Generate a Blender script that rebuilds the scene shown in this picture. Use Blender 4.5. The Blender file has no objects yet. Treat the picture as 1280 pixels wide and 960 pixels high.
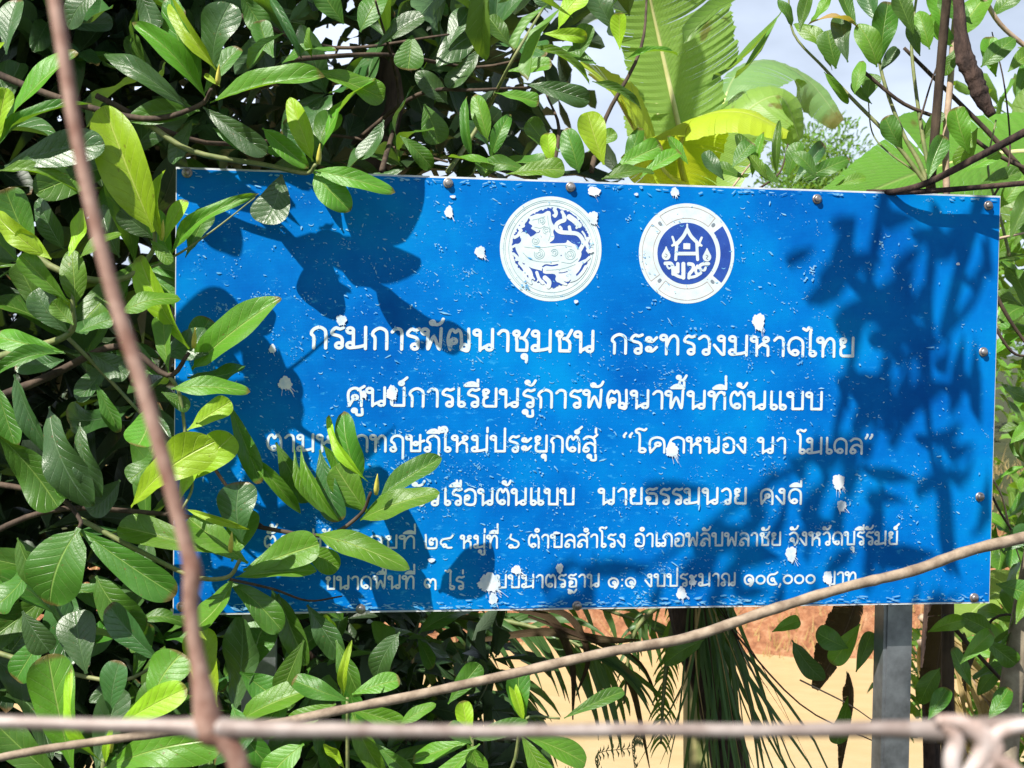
import bpy, math, random
import numpy as np
from mathutils import Vector, Matrix
random.seed(11)
RNG = np.random.default_rng(5)
SC = bpy.context.scene
COL = SC.collection
R = math.radians

# ------------------------------------------------------------------ camera
F_PX, W_PX, H_PX = 1500.0, 1280.0, 960.0
CAM = Vector((0, 0, 1.55))
up_c = Vector((0.0137, 0.9992, 0.0298)).normalized()
fw_c = Vector((0, 0, -1))
y_c = (fw_c - up_c * fw_c.dot(up_c)).normalized()
x_c = y_c.cross(up_c)
M3 = Matrix((x_c, y_c, up_c))                       # camera -> world
cd = bpy.data.cameras.new('camera')
cam = bpy.data.objects.new('camera', cd)
COL.objects.link(cam)
cam.matrix_world = Matrix.Translation(CAM) @ M3.to_4x4()
cd.sensor_width = 36
cd.lens = F_PX / W_PX * 36
cd.clip_start = 0.02
cd.clip_end = 3000
cd.dof.use_dof = True
cd.dof.focus_distance = 1.66
cd.dof.aperture_fstop = 15.0
SC.camera = cam

# ------------------------------------------------------------------ light
SUN_EL, SUN_AZ = 50.0, 38.0                          # azimuth: degrees to the left of straight behind the camera
to_sun = Vector((-math.sin(R(SUN_AZ)) * math.cos(R(SUN_EL)), -math.cos(R(SUN_AZ)) * math.cos(R(SUN_EL)), math.sin(R(SUN_EL))))
world = bpy.data.worlds.new("World")
SC.world = world
world.use_nodes = True
wn, wl = world.node_tree.nodes, world.node_tree.links
for n in list(wn): wn.remove(n)
wo = wn.new('ShaderNodeOutputWorld'); wb = wn.new('ShaderNodeBackground'); sk = wn.new('ShaderNodeTexSky')
sk.sky_type = 'NISHITA'; sk.sun_disc = False
sk.sun_elevation = R(SUN_EL)
sk.sun_rotation = R(180 + SUN_AZ)
sk.air_density = 1.0; sk.dust_density = 1.2; sk.ozone_density = 1.2
wtc = wn.new('ShaderNodeTexCoord'); wmp = wn.new('ShaderNodeMapping'); wmp.inputs['Scale'].default_value = (1, 1, 3.2)
wno = wn.new('ShaderNodeTexNoise'); wno.inputs['Scale'].default_value = 1.9; wno.inputs['Detail'].default_value = 7; wno.inputs['Roughness'].default_value = 0.5
wrp = wn.new('ShaderNodeValToRGB'); wrp.color_ramp.elements[0].position = 0.36; wrp.color_ramp.elements[1].position = 0.62; wrp.color_ramp.elements[0].color = (0.35, 0.35, 0.35, 1); wrp.color_ramp.elements[1].color = (0.95, 0.95, 0.95, 1)
wmx = wn.new('ShaderNodeMixRGB'); wmx.inputs['Color2'].default_value = (28.0, 32.0, 39.0, 1)
wl.new(wtc.outputs['Generated'], wmp.inputs['Vector']); wl.new(wmp.outputs['Vector'], wno.inputs['Vector'])
wl.new(wno.outputs['Fac'], wrp.inputs['Fac']); wsp = wn.new('ShaderNodeSeparateXYZ'); wl.new(wtc.outputs['Generated'], wsp.inputs[0])
wmr = wn.new('ShaderNodeMapRange'); wmr.inputs['From Min'].default_value = 0.25; wmr.inputs['From Max'].default_value = 0.70; wmr.inputs['To Min'].default_value = 1.0; wmr.inputs['To Max'].default_value = 0.12
wl.new(wsp.outputs[2], wmr.inputs['Value'])
wml = wn.new('ShaderNodeMath'); wml.operation = 'MULTIPLY'; wl.new(wrp.outputs['Color'], wml.inputs[0]); wl.new(wmr.outputs[0], wml.inputs[1])
wl.new(wml.outputs[0], wmx.inputs['Fac'])
wl.new(sk.outputs['Color'], wmx.inputs['Color1']); wl.new(wmx.outputs['Color'], wb.inputs['Color'])
wb.inputs['Strength'].default_value = 0.0235
wl.new(wb.outputs[0], wo.inputs[0])
sl = bpy.data.lights.new('sun', 'SUN'); so = bpy.data.objects.new('sun', sl); COL.objects.link(so)
sl.energy = 5.0; sl.angle = R(0.53); sl.color = (1.0, 0.95, 0.87)
so.rotation_euler = to_sun.to_track_quat('Z', 'Y').to_euler()
SC.view_settings.view_transform = 'Standard'
SC.view_settings.look = 'None'
SC.view_settings.gamma = 1
SC.view_settings.exposure = 0.7
try:
    SC.cycles.max_bounces = 6; SC.cycles.transparent_max_bounces = 8
except Exception: pass

# ------------------------------------------------------------------ helpers
def P(px, py, d):
    """world point seen at photo pixel px,py at depth d (metres along the view axis)"""
    v = Vector(((px - 640) / F_PX * d, -(py - 480) / F_PX * d, -d))
    return CAM + M3 @ v
def tag(o, label=None, cat=None, group=None, kind=None):
    if label: o['label'] = label
    if cat: o['category'] = cat
    if group: o['group'] = group
    if kind: o['kind'] = kind
    return o
def empty(name, loc, label, cat, group=None):
    o = bpy.data.objects.new(name, None); COL.objects.link(o); o.location = loc
    o.empty_display_size = 0.05
    return tag(o, label, cat, group)
INV = {}
def link(name, me, mat=None, parent=None):
    o = bpy.data.objects.new(name, me); COL.objects.link(o)
    if mat is not None and len(me.materials) == 0: me.materials.append(mat)
    if parent is not None:
        o.parent = parent
        k = parent.name
        if k not in INV:
            m = Matrix.Translation(parent.location) if parent.parent is None else None
            INV[k] = m.inverted() if m is not None else Matrix.Identity(4)
        o.matrix_parent_inverse = INV[k]
    return o
def mesh_np(name, V, Fc, uv=None, smooth=True):
    """V (n,3) array, Fc list of faces"""
    me = bpy.data.meshes.new(name)
    me.from_pydata([tuple(map(float, v)) for v in V], [], [tuple(map(int, f)) for f in Fc])
    if uv is not None:
        l = me.uv_layers.new(name='uv')
        idx = np.empty(len(me.loops), dtype=np.int32); me.loops.foreach_get('vertex_index', idx)
        l.data.foreach_set('uv', np.asarray(uv, dtype=np.float32)[idx].ravel())
    if smooth: me.polygons.foreach_set('use_smooth', [True] * len(me.polygons))
    me.update()
    return me
class MB:
    def __init__(s): s.v = []; s.f = []; s.uv = []
    def add(s, V, Fc, uv=None):
        o = len(s.v); s.v.extend(V); s.f.extend([tuple(i + o for i in f) for f in Fc])
        s.uv.extend(uv if uv is not None else [(0.5, 0.5)] * len(V))
    def box(s, c, ax, ay, az, hx, hy, hz):
        c = Vector(c); V = []
        for sx in (-1, 1):
            for sy in (-1, 1):
                for sz in (-1, 1): V.append(c + ax * (sx * hx) + ay * (sy * hy) + az * (sz * hz))
        s.add(V, [(0, 1, 3, 2), (4, 6, 7, 5), (0, 4, 5, 1), (2, 3, 7, 6), (0, 2, 6, 4), (1, 5, 7, 3)])
    def tube(s, pts, rad, n=8, cap=True, rough=0.0, flat=1.0):
        pts = [Vector(p) for p in pts]; V = []; Fc = []; uv = []
        m = len(pts); L = 0.0
        prev = None; ks_ = [random.uniform(-1, 1) for _ in range(n)]
        for i, p in enumerate(pts):
            t = (pts[min(i + 1, m - 1)] - pts[max(i - 1, 0)]).normalized()
            if prev is None:
                a = t.cross(Vector((0.13, 0.2, 1))).normalized()
                if a.length < 0.5: a = Vector((1, 0, 0))
            else:
                a = (prev - t * prev.dot(t)).normalized()
            prev = a; b = t.cross(a)
            r = rad[i] if hasattr(rad, '__len__') else rad
            if i: L += (p - pts[i - 1]).length
            for k in range(n):
                an = 2 * math.pi * k / n
                rr = r * (1 + rough * (0.75 * ks_[k] + 0.35 * random.uniform(-1, 1)))
                V.append(p + a * (math.cos(an) * rr) + b * (math.sin(an) * rr * flat)); uv.append((k / n, L))
        for i in range(m - 1):
            for k in range(n):
                Fc.append((i * n + k, i * n + (k + 1) % n, (i + 1) * n + (k + 1) % n, (i + 1) * n + k))
        if cap:
            Fc.append(tuple(reversed(range(n)))); Fc.append(tuple((m - 1) * n + k for k in range(n)))
        s.add(V, Fc, uv)
    def build(s, name, mat, parent=None, smooth=True):
        me = mesh_np(name, s.v, s.f, s.uv, smooth)
        return link(name, me, mat, parent)
def spline(pts, n=6):
    """Catmull-Rom through points of any dimension"""
    A = [np.array(p, float) for p in pts]
    if len(A) < 3: return A
    A = [2 * A[0] - A[1]] + A + [2 * A[-1] - A[-2]]
    out = []
    for i in range(1, len(A) - 2):
        for k in range(n):
            t = k / n
            p0, p1, p2, p3 = A[i - 1:i + 3]
            out.append(0.5 * ((2 * p1) + (-p0 + p2) * t + (2 * p0 - 5 * p1 + 4 * p2 - p3) * t * t + (-p0 + 3 * p1 - 3 * p2 + p3) * t ** 3))
    out.append(A[-2])
    return out

# ------------------------------------------------------------------ materials
def newmat(name):
    m = bpy.data.materials.new(name); m.use_nodes = True
    nt = m.node_tree
    return m, nt.nodes, nt.links, nt.nodes['Principled BSDF']
def noise(N, L, scale, detail=4, rough=0.6, coord='Object', vec=None, stretch=None):
    tc = N.new('ShaderNodeTexCoord'); t = N.new('ShaderNodeTexNoise')
    t.inputs['Scale'].default_value = scale; t.inputs['Detail'].default_value = detail; t.inputs['Roughness'].default_value = rough
    if stretch:
        mp = N.new('ShaderNodeMapping'); mp.inputs['Scale'].default_value = stretch
        L.new(tc.outputs[coord], mp.inputs['Vector']); L.new(mp.outputs['Vector'], t.inputs['Vector'])
    else: L.new(tc.outputs[coord], t.inputs['Vector'])
    return t.outputs['Fac']
def ramp(N, L, fac, stops):
    r = N.new('ShaderNodeValToRGB'); e = r.color_ramp.elements
    e[0].position, e[0].color = stops[0][0], (*stops[0][1], 1); e[1].position, e[1].color = stops[-1][0], (*stops[-1][1], 1)
    for p, c in stops[1:-1]:
        x = e.new(p); x.color = (*c, 1)
    L.new(fac, r.inputs['Fac']); return r.outputs['Color']
def bump(N, L, h, bsdf, strength, dist):
    b = N.new('ShaderNodeBump'); b.inputs['Strength'].default_value = strength; b.inputs['Distance'].default_value = dist
    L.new(h, b.inputs['Height']); L.new(b.outputs['Normal'], bsdf.inputs['Normal']); return b
def simple(name, c1, c2, scale=20, rough=0.6, metal=0.0, bs=0.3, bd=0.002, stretch=None, lo=0.35, hi=0.65, detail=5, spec=0.5):
    m, N, L, b = newmat(name)
    f = noise(N, L, scale, detail, stretch=stretch)
    L.new(ramp(N, L, f, [(lo, c1), (hi, c2)]), b.inputs['Base Color'])
    b.inputs['Roughness'].default_value = rough; b.inputs['Metallic'].default_value = metal
    b.inputs['Specular IOR Level'].default_value = spec
    bump(N, L, f, b, bs, bd); return m
def math_n(N, L, op, a, b=None, c=None):
    n = N.new('ShaderNodeMath'); n.operation = op
    for i, x in enumerate((a, b, c)):
        if x is None: continue
        if isinstance(x, (int, float)): n.inputs[i].default_value = x
        else: L.new(x, n.inputs[i])
    return n.outputs[0]
def leaf_mat(name, col, vein, trans=0.32, rough=0.36, under=None, dirt=0.25, side=9.0, island=False, spec=0.55, tcol=None):
    """glossy leaf: midrib and side veins from the leaf's own uv, thin enough to let sun through"""
    m, N, L, b = newmat(name)
    uv = N.new('ShaderNodeUVMap'); uv.uv_map = 'uv'
    sp = N.new('ShaderNodeSeparateXYZ'); L.new(uv.outputs[0], sp.inputs[0])
    v = math_n(N, L, 'ABSOLUTE', math_n(N, L, 'MULTIPLY', math_n(N, L, 'SUBTRACT', sp.outputs[0], 0.5), 2.0))
    u = sp.outputs[1]
    mid = math_n(N, L, 'SMOOTH_MIN', math_n(N, L, 'MAXIMUM', math_n(N, L, 'SUBTRACT', 1.0, math_n(N, L, 'DIVIDE', v, 0.055)), 0.0), 1.0, 0.1)
    q = math_n(N, L, 'MULTIPLY', math_n(N, L, 'SUBTRACT', u, math_n(N, L, 'MULTIPLY', math_n(N, L, 'POWER', v, 0.85), 0.22)), side)
    tri = math_n(N, L, 'PINGPONG', q, 0.5)
    sec = math_n(N, L, 'MULTIPLY', math_n(N, L, 'MAXIMUM', math_n(N, L, 'SUBTRACT', 1.0, math_n(N, L, 'DIVIDE', tri, 0.055)), 0.0), math_n(N, L, 'SUBTRACT', 1.0, math_n(N, L, 'MULTIPLY', v, 0.8)))
    sec = math_n(N, L, 'MULTIPLY', sec, 0.6)
    vn = math_n(N, L, 'MAXIMUM', mid, sec)
    nz = noise(N, L, 7.0, 5, 0.65)
    info = N.new('ShaderNodeNewGeometry') if island else N.new('ShaderNodeObjectInfo')
    rnd = info.outputs['Random Per Island'] if island else info.outputs['Random']
    geo = N.new('ShaderNodeNewGeometry')
    hsv = N.new('ShaderNodeHueSaturation')
    hsv.inputs['Color'].default_value = (*col, 1)
    L.new(math_n(N, L, 'ADD', 0.485, math_n(N, L, 'MULTIPLY', rnd, 0.03)), hsv.inputs['Hue'])
    val = math_n(N, L, 'ADD', math_n(N, L, 'ADD', 0.62, math_n(N, L, 'MULTIPLY', rnd, 0.5)), math_n(N, L, 'MULTIPLY', nz, 0.5))
    L.new(val, hsv.inputs['Value'])
    mx = N.new('ShaderNodeMixRGB'); L.new(vn, mx.inputs['Fac']); L.new(hsv.outputs[0], mx.inputs['Color1']); mx.inputs['Color2'].default_value = (*vein, 1)
    # dust and small blemishes
    d = noise(N, L, 60.0, 6, 0.75); d2 = noise(N, L, 9.0, 3, 0.6)
    df = math_n(N, L, 'MULTIPLY', math_n(N, L, 'MULTIPLY', math_n(N, L, 'MAXIMUM', math_n(N, L, 'SUBTRACT', d, 0.5), 0.0), math_n(N, L, 'MAXIMUM', math_n(N, L, 'SUBTRACT', d2, 0.35), 0.0)), dirt * 14)
    mx2 = N.new('ShaderNodeMixRGB'); L.new(df, mx2.inputs['Fac']); L.new(mx.outputs[0], mx2.inputs['Color1']); mx2.inputs['Color2'].default_value = (0.22, 0.24, 0.12, 1)
    d3 = noise(N, L, 16.0, 2, 0.5); spt = math_n(N, L, 'MULTIPLY', math_n(N, L, 'MAXIMUM', math_n(N, L, 'SUBTRACT', d3, 0.70), 0.0), 16.0)
    tip = math_n(N, L, 'MULTIPLY', math_n(N, L, 'MAXIMUM', math_n(N, L, 'SUBTRACT', math_n(N, L, 'ADD', u, math_n(N, L, 'MULTIPLY', d, 0.10)), 0.985), 0.0), math_n(N, L, 'MULTIPLY', math_n(N, L, 'GREATER_THAN', rnd, 0.55), 22.0))
    mx3 = N.new('ShaderNodeMixRGB'); L.new(math_n(N, L, 'MINIMUM', math_n(N, L, 'ADD', spt, tip), 0.85), mx3.inputs['Fac']); L.new(mx2.outputs[0], mx3.inputs['Color1']); mx3.inputs['Color2'].default_value = (0.16, 0.09, 0.03, 1)
    mx2 = mx3
    # underside paler and matt
    mu = N.new('ShaderNodeMixRGB'); L.new(geo.outputs['Backfacing'], mu.inputs['Fac']); L.new(mx2.outputs[0], mu.inputs['Color1'])
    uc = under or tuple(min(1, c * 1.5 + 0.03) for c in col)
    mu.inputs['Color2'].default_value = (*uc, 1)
    L.new(mu.outputs[0], b.inputs['Base Color'])
    rg = math_n(N, L, 'ADD', math_n(N, L, 'ADD', rough - 0.05, math_n(N, L, 'MULTIPLY', d2, 0.2)), math_n(N, L, 'MULTIPLY', geo.outputs['Backfacing'], 0.25))
    L.new(rg, b.inputs['Roughness']); b.inputs['Specular IOR Level'].default_value = spec
    ht = math_n(N, L, 'ADD', math_n(N, L, 'MULTIPLY', math_n(N, L, 'SUBTRACT', 1.0, math_n(N, L, 'MAXIMUM', mid, math_n(N, L, 'MULTIPLY', sec, 1.2))), 1.0), math_n(N, L, 'ADD', math_n(N, L, 'MULTIPLY', math_n(N, L, 'PINGPONG', q, 0.5), 0.4), math_n(N, L, 'MULTIPLY', noise(N, L, 45, 3), 0.5)))
    bp = bump(N, L, ht, b, 0.55, 0.0016)
    tr = N.new('ShaderNodeBsdfTranslucent')
    tm = N.new('ShaderNodeMixRGB'); tm.blend_type = 'MULTIPLY'; tm.inputs['Fac'].default_value = 1.0
    tc = tcol or (min(1, col[0] * 3.0 + 0.06), min(1, col[1] * 2.3 + 0.10), col[2] * 0.8)
    tm.inputs['Color1'].default_value = (*tc, 1)
    vv = math_n(N, L, 'ADD', 0.6, math_n(N, L, 'MULTIPLY', nz, 0.6)); cb = N.new('ShaderNodeCombineXYZ')
    for i in range(3): L.new(vv, cb.inputs[i])
    L.new(cb.outputs[0], tm.inputs['Color2']); L.new(tm.outputs[0], tr.inputs['Color']); L.new(bp.outputs[0], tr.inputs['Normal'])
    ms = N.new('ShaderNodeMixShader'); ms.inputs[0].default_value = trans
    L.new(b.outputs[0], ms.inputs[1]); L.new(tr.outputs[0], ms.inputs[2])
    L.new(ms.outputs[0], N['Material Output'].inputs['Surface'])
    return m

LM = {
    'M': leaf_mat('leaf_dark', (0.055, 0.155, 0.016), (0.26, 0.42, 0.09), 0.24, 0.33),
    'B': leaf_mat('leaf_shaded', (0.040, 0.108, 0.026), (0.14, 0.24, 0.10), 0.18, 0.30, spec=0.75),  # darker leaf copy: shade and sky reflection put into its colour
    'G': leaf_mat('leaf_green', (0.095, 0.245, 0.018), (0.38, 0.52, 0.13), 0.30, 0.33),
    'Y': leaf_mat('leaf_young', (0.30, 0.52, 0.020), (0.62, 0.72, 0.16), 0.36, 0.36, dirt=0.08, tcol=(0.62, 0.85, 0.03)),
    'D': leaf_mat('leaf_dry', (0.42, 0.30, 0.10), (0.55, 0.42, 0.2), 0.3, 0.6),
    'S': leaf_mat('leaf_mass', (0.013, 0.038, 0.009), (0.08, 0.14, 0.04), 0.12, 0.42, island=True, dirt=0.1),  # near-black green: the shade in the gaps is put into the colour
    'T': leaf_mat('leaf_mass_bright', (0.10, 0.22, 0.03), (0.25, 0.4, 0.1), 0.34, 0.4, island=True, dirt=0.1),
    'Q': leaf_mat('banana_blade_dark', (0.12, 0.27, 0.035), (0.3, 0.42, 0.12), 0.40, 0.36, side=46, dirt=0.25, tcol=(0.32, 0.55, 0.06)),
    'N': leaf_mat('banana_blade', (0.25, 0.43, 0.085), (0.45, 0.55, 0.2), 0.42, 0.36, side=60, dirt=0.1, tcol=(0.42, 0.68, 0.05)),
    'K': leaf_mat('banana_blade_yellow', (0.44, 0.60, 0.035), (0.6, 0.65, 0.2), 0.45, 0.4, side=60, dirt=0.2, tcol=(0.75, 0.82, 0.04)),
    'H': leaf_mat('banana_blade_grey', (0.15, 0.27, 0.10), (0.4, 0.5, 0.25), 0.34, 0.33, side=60, dirt=0.2),
    'F': leaf_mat('frond_leaflet', (0.05, 0.12, 0.03), (0.2, 0.3, 0.1), 0.25, 0.4, side=1, island=True),
    'X': leaf_mat('dry_blade', (0.055, 0.035, 0.02), (0.12, 0.08, 0.05), 0.12, 0.8, side=30, spec=0.2, under=(0.07, 0.045, 0.025)),
    'W': leaf_mat('straw_blade', (0.40, 0.30, 0.14), (0.5, 0.4, 0.2), 0.25, 0.7, side=2, island=True, spec=0.2),
}
M_twig = simple('twig_green', (0.12, 0.17, 0.05), (0.26, 0.27, 0.11), 60, 0.6)
M_bark = simple('bark', (0.035, 0.022, 0.015), (0.11, 0.075, 0.05), 45, 0.85, bs=0.9, bd=0.004, stretch=(1, 1, 0.25))
M_deadbark = simple('dead_bark', (0.018, 0.010, 0.008), (0.085, 0.05, 0.038), 70, 0.9, bs=1.0, bd=0.008, stretch=(1, 1, 0.3))
M_stem = simple('dry_stem', (0.30, 0.20, 0.13), (0.50, 0.38, 0.27), 38, 0.7, bs=0.5, bd=0.002)
M_vine = simple('vine_bark', (0.20, 0.145, 0.10), (0.42, 0.33, 0.24), 55, 0.75, bs=0.6, bd=0.002)
M_rust = simple('rusty_wire', (0.24, 0.12, 0.085), (0.44, 0.29, 0.23), 130, 0.6, metal=0.15, bs=0.6, bd=0.0008)
M_wire = simple('weathered_wire', (0.22, 0.165, 0.145), (0.40, 0.345, 0.32), 90, 0.55, metal=0.25, bs=0.5, bd=0.0006)
M_knot = simple('pale_tie', (0.36, 0.25, 0.21), (0.66, 0.60, 0.58), 60, 0.5, bs=0.5, bd=0.001)
M_bud = simple('bud', (0.45, 0.42, 0.04), (0.68, 0.62, 0.12), 60, 0.5)
M_midrib = simple('banana_midrib', (0.56, 0.58, 0.18), (0.74, 0.70, 0.34), 20, 0.45)
M_steel = simple('galvanised_steel', (0.16, 0.17, 0.18), (0.44, 0.47, 0.50), 18, 0.42, metal=0.75, bs=0.15, bd=0.0006, lo=0.3, hi=0.7)
M_screw = simple('screw_steel', (0.22, 0.17, 0.15), (0.50, 0.48, 0.47), 90, 0.4, metal=0.8, bs=0.4, bd=0.0005)
M_backing = simple('sign_edge', (0.45, 0.50, 0.55), (0.75, 0.78, 0.80), 40, 0.5)

# ------------------------------------------------------------------ sign pose from its own corners
cor = np.array([[221, 211], [1250, 247], [1237, 752], [218, 767]], float)
cc = (cor - [640, 480]) * [1, -1]
sq = np.array([[0, 0], [1, 0], [1, -1], [0, -1]], float)
A = []
for (x, y), (u, v) in zip(sq, cc):
    A.append([x, y, 1, 0, 0, 0, -u * x, -u * y, -u]); A.append([0, 0, 0, x, y, 1, -v * x, -v * y, -v])
Hm = np.linalg.svd(np.array(A))[2][-1].reshape(3, 3)
Ki = np.diag([1 / F_PX, 1 / F_PX, -1.0])
G = Ki @ Hm
sc_ = 0.60 / np.linalg.norm(G[:, 1])
if G[2, 2] > 0: sc_ = -sc_
G = G * sc_
SO = CAM + M3 @ Vector(G[:, 2])                      # top left corner of the panel
sx_v = M3 @ Vector(G[:, 0]); SWD = sx_v.length; SX = sx_v.normalized()
SZ = (M3 @ Vector(G[:, 1])); SHT = SZ.length; SZ = (SZ - SX * SZ.dot(SX)).normalized()
SN = SX.cross(SZ)                                    # points towards the road
if SN.dot(CAM - SO) < 0: SN = -SN
Hi = np.linalg.inv(Hm)
def sgn(px, py):
    """photo pixel -> metres on the panel (right, up) from its top left corner"""
    q = Hi @ np.array([px - 640, -(py - 480), 1.0]); q = q[:2] / q[2]
    return np.array([q[0] * SWD, q[1] * SHT])
def S(x, y, off=0.0): return SO + SX * float(x) + SZ * float(y) + SN * float(off)
def sdep(px, py):
    d = (P(px, py, 1.0) - CAM)
    t = (SO - CAM).dot(SN) / d.dot(SN)
    return t
print('sign', SWD, SHT, SO, 'depths', sdep(221, 211), sdep(1250, 247))

# ------------------------------------------------------------------ setting: terrain, water
def ground_z(x, y):
    # road verge where the camera stands, a drop to the pond, red bank beyond, flat land after it
    e = 3.0 + 0.25 * math.sin(x * 1.3)
    if y < e: z = 0.02 * math.sin(x * 3 + y * 2)
    elif y < e + 2.8: z = -1.75 * (1 - math.cos(math.pi * (y - e) / 2.8)) / 2
    else: z = -1.75
    fs = 11.4 + 0.5 * math.sin(x * 0.55 + 1) + 0.25 * math.sin(x * 1.7)
    if y > fs:
        t = min(1, (y - fs) / 2.6)
        z = -1.75 + 2.0 * t ** 0.8 + 0.12 * math.sin(x * 2.3 + y * 3) * min(1, (y - fs) * 2)
    return z
xs = np.concatenate([-np.geomspace(1500, 14, 14), np.linspace(-13, 13, 90), np.geomspace(14, 1500, 14)])
ys = np.concatenate([-np.geomspace(1200, 6, 10), np.linspace(-5, 18, 100), np.geomspace(19, 1500, 16)])
V = [(x, y, ground_z(x, y) + (0.03 * random.uniform(-1, 1) if abs(x) < 14 else 0)) for y in ys for x in xs]
nx = len(xs)
Fc = [(j * nx + i, j * nx + i + 1, (j + 1) * nx + i + 1, (j + 1) * nx + i) for j in range(len(ys) - 1) for i in range(nx - 1)]
m, N, L, b = newmat('earth_and_grass')
f1 = noise(N, L, 1.6, 8, 0.7); f2 = noise(N, L, 9, 8, 0.75)
ca = ramp(N, L, f2, [(0.32, (0.15, 0.055, 0.025)), (0.5, (0.42, 0.18, 0.085)), (0.68, (0.58, 0.34, 0.19))])
cg = ramp(N, L, f2, [(0.3, (0.025, 0.04, 0.012)), (0.7, (0.075, 0.085, 0.03))])
geo = N.new('ShaderNodeNewGeometry'); spz = N.new('ShaderNodeSeparateXYZ'); L.new(geo.outputs['Position'], spz.inputs[0])
fz = math_n(N, L, 'ADD', math_n(N, L, 'ADD', math_n(N, L, 'MULTIPLY', spz.outputs[2], 0.9), 0.28), math_n(N, L, 'MULTIPLY', f1, 1.1))
fzc = ramp(N, L, fz, [(0.35, (0, 0, 0)), (0.6, (1, 1, 1))])
mx = N.new('ShaderNodeMixRGB'); L.new(fzc, mx.inputs['Fac']); L.new(ca, mx.inputs['Color1']); L.new(cg, mx.inputs['Color2'])
L.new(mx.outputs[0], b.inputs['Base Color']); b.inputs['Roughness'].default_value = 0.95
bump(N, L, f2, b, 0.9, 0.08)
tag(link('ground', mesh_np('ground', V, Fc), m), kind='structure')
m, N, L, b = newmat('muddy_water')
f = noise(N, L, 2.5, 3, 0.5, stretch=(1, 3, 1))
L.new(ramp(N, L, f, [(0.3, (0.56, 0.41, 0.21)), (0.7, (0.62, 0.46, 0.25))]), b.inputs['Base Color'])
b.inputs['Roughness'].default_value = 0.09; b.inputs['Specular IOR Level'].default_value = 0.5
bump(N, L, noise(N, L, 14, 3, stretch=(1, 2.5, 1)), b, 0.10, 0.02)
W = [(-60, 4.2, -1.45), (60, 4.2, -1.45), (60, 13.5, -1.45), (-60, 13.5, -1.45)]
tag(link('pond_water', mesh_np('pond_water', W, [(0, 1, 2, 3)]), m), kind='structure')

# ------------------------------------------------------------------ flat print: distance fields turned into meshes
def seg_dist(X, Y, pts, closed=False):
    D = np.full(X.shape, 1e9)
    n = len(pts)
    for i in range(n if closed else n - 1):
        a = pts[i]; c = pts[(i + 1) % n]
        dx, dy = c[0] - a[0], c[1] - a[1]; l2 = dx * dx + dy * dy + 1e-12
        t = np.clip(((X - a[0]) * dx + (Y - a[1]) * dy) / l2, 0, 1)
        D = np.minimum(D, (X - a[0] - t * dx) ** 2 + (Y - a[1] - t * dy) ** 2)
    return np.sqrt(D)
def poly_field(X, Y, pts):
    ins = np.zeros(X.shape, bool); n = len(pts)
    for i in range(n):
        (x1, y1), (x2, y2) = pts[i], pts[(i + 1) % n]
        if y1 == y2: continue
        c = ((y1 > Y) != (y2 > Y)) & (X < (x2 - x1) * (Y - y1) / (y2 - y1) + x1)
        ins ^= c
    d = seg_dist(X, Y, pts, True)
    return np.where(ins, d, -d)
def field_mesh(Fd, x0, y0, st, off):
    """positive area of the field as a flat mesh on the panel"""
    ny, nxx = Fd.shape
    I = Fd > 0
    cnt = I[:-1, :-1].astype(int) + I[:-1, 1:] + I[1:, :-1] + I[1:, 1:]
    V = []; Fc = []; key = {}
    def vid(x, y):
        k = (round(x, 3), round(y, 3))
        if k not in key: key[k] = len(V); V.append(S(x0 + x * st, y0 + y * st, off))
        return key[k]
    full = cnt == 4
    for j in range(ny - 1):
        row = full[j]
        if row.any():
            d = np.diff(np.concatenate([[0], row.astype(int), [0]]))
            for a, c in zip(np.where(d == 1)[0], np.where(d == -1)[0]):
                Fc.append((vid(a, j), vid(c, j), vid(c, j + 1), vid(a, j + 1)))
    for j, i in zip(*np.where((cnt > 0) & (cnt < 4))):
        cs = [(i, j), (i + 1, j), (i + 1, j + 1), (i, j + 1)]
        vs = [Fd[c[1], c[0]] for c in cs]; poly = []
        for k in range(4):
            a, c = cs[k], cs[(k + 1) % 4]; va, vc = vs[k], vs[(k + 1) % 4]
            if va > 0: poly.append(vid(*a))
            if (va > 0) != (vc > 0):
                t = va / (va - vc); t = min(max(t, 0.02), 0.98)
                poly.append(vid(a[0] + (c[0] - a[0]) * t, a[1] + (c[1] - a[1]) * t))
        pp = []
        for q in poly:
            if not pp or pp[-1] != q: pp.append(q)
        if len(pp) > 2 and pp[0] != pp[-1]: Fc.append(tuple(pp))
    return V, Fc

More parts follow.
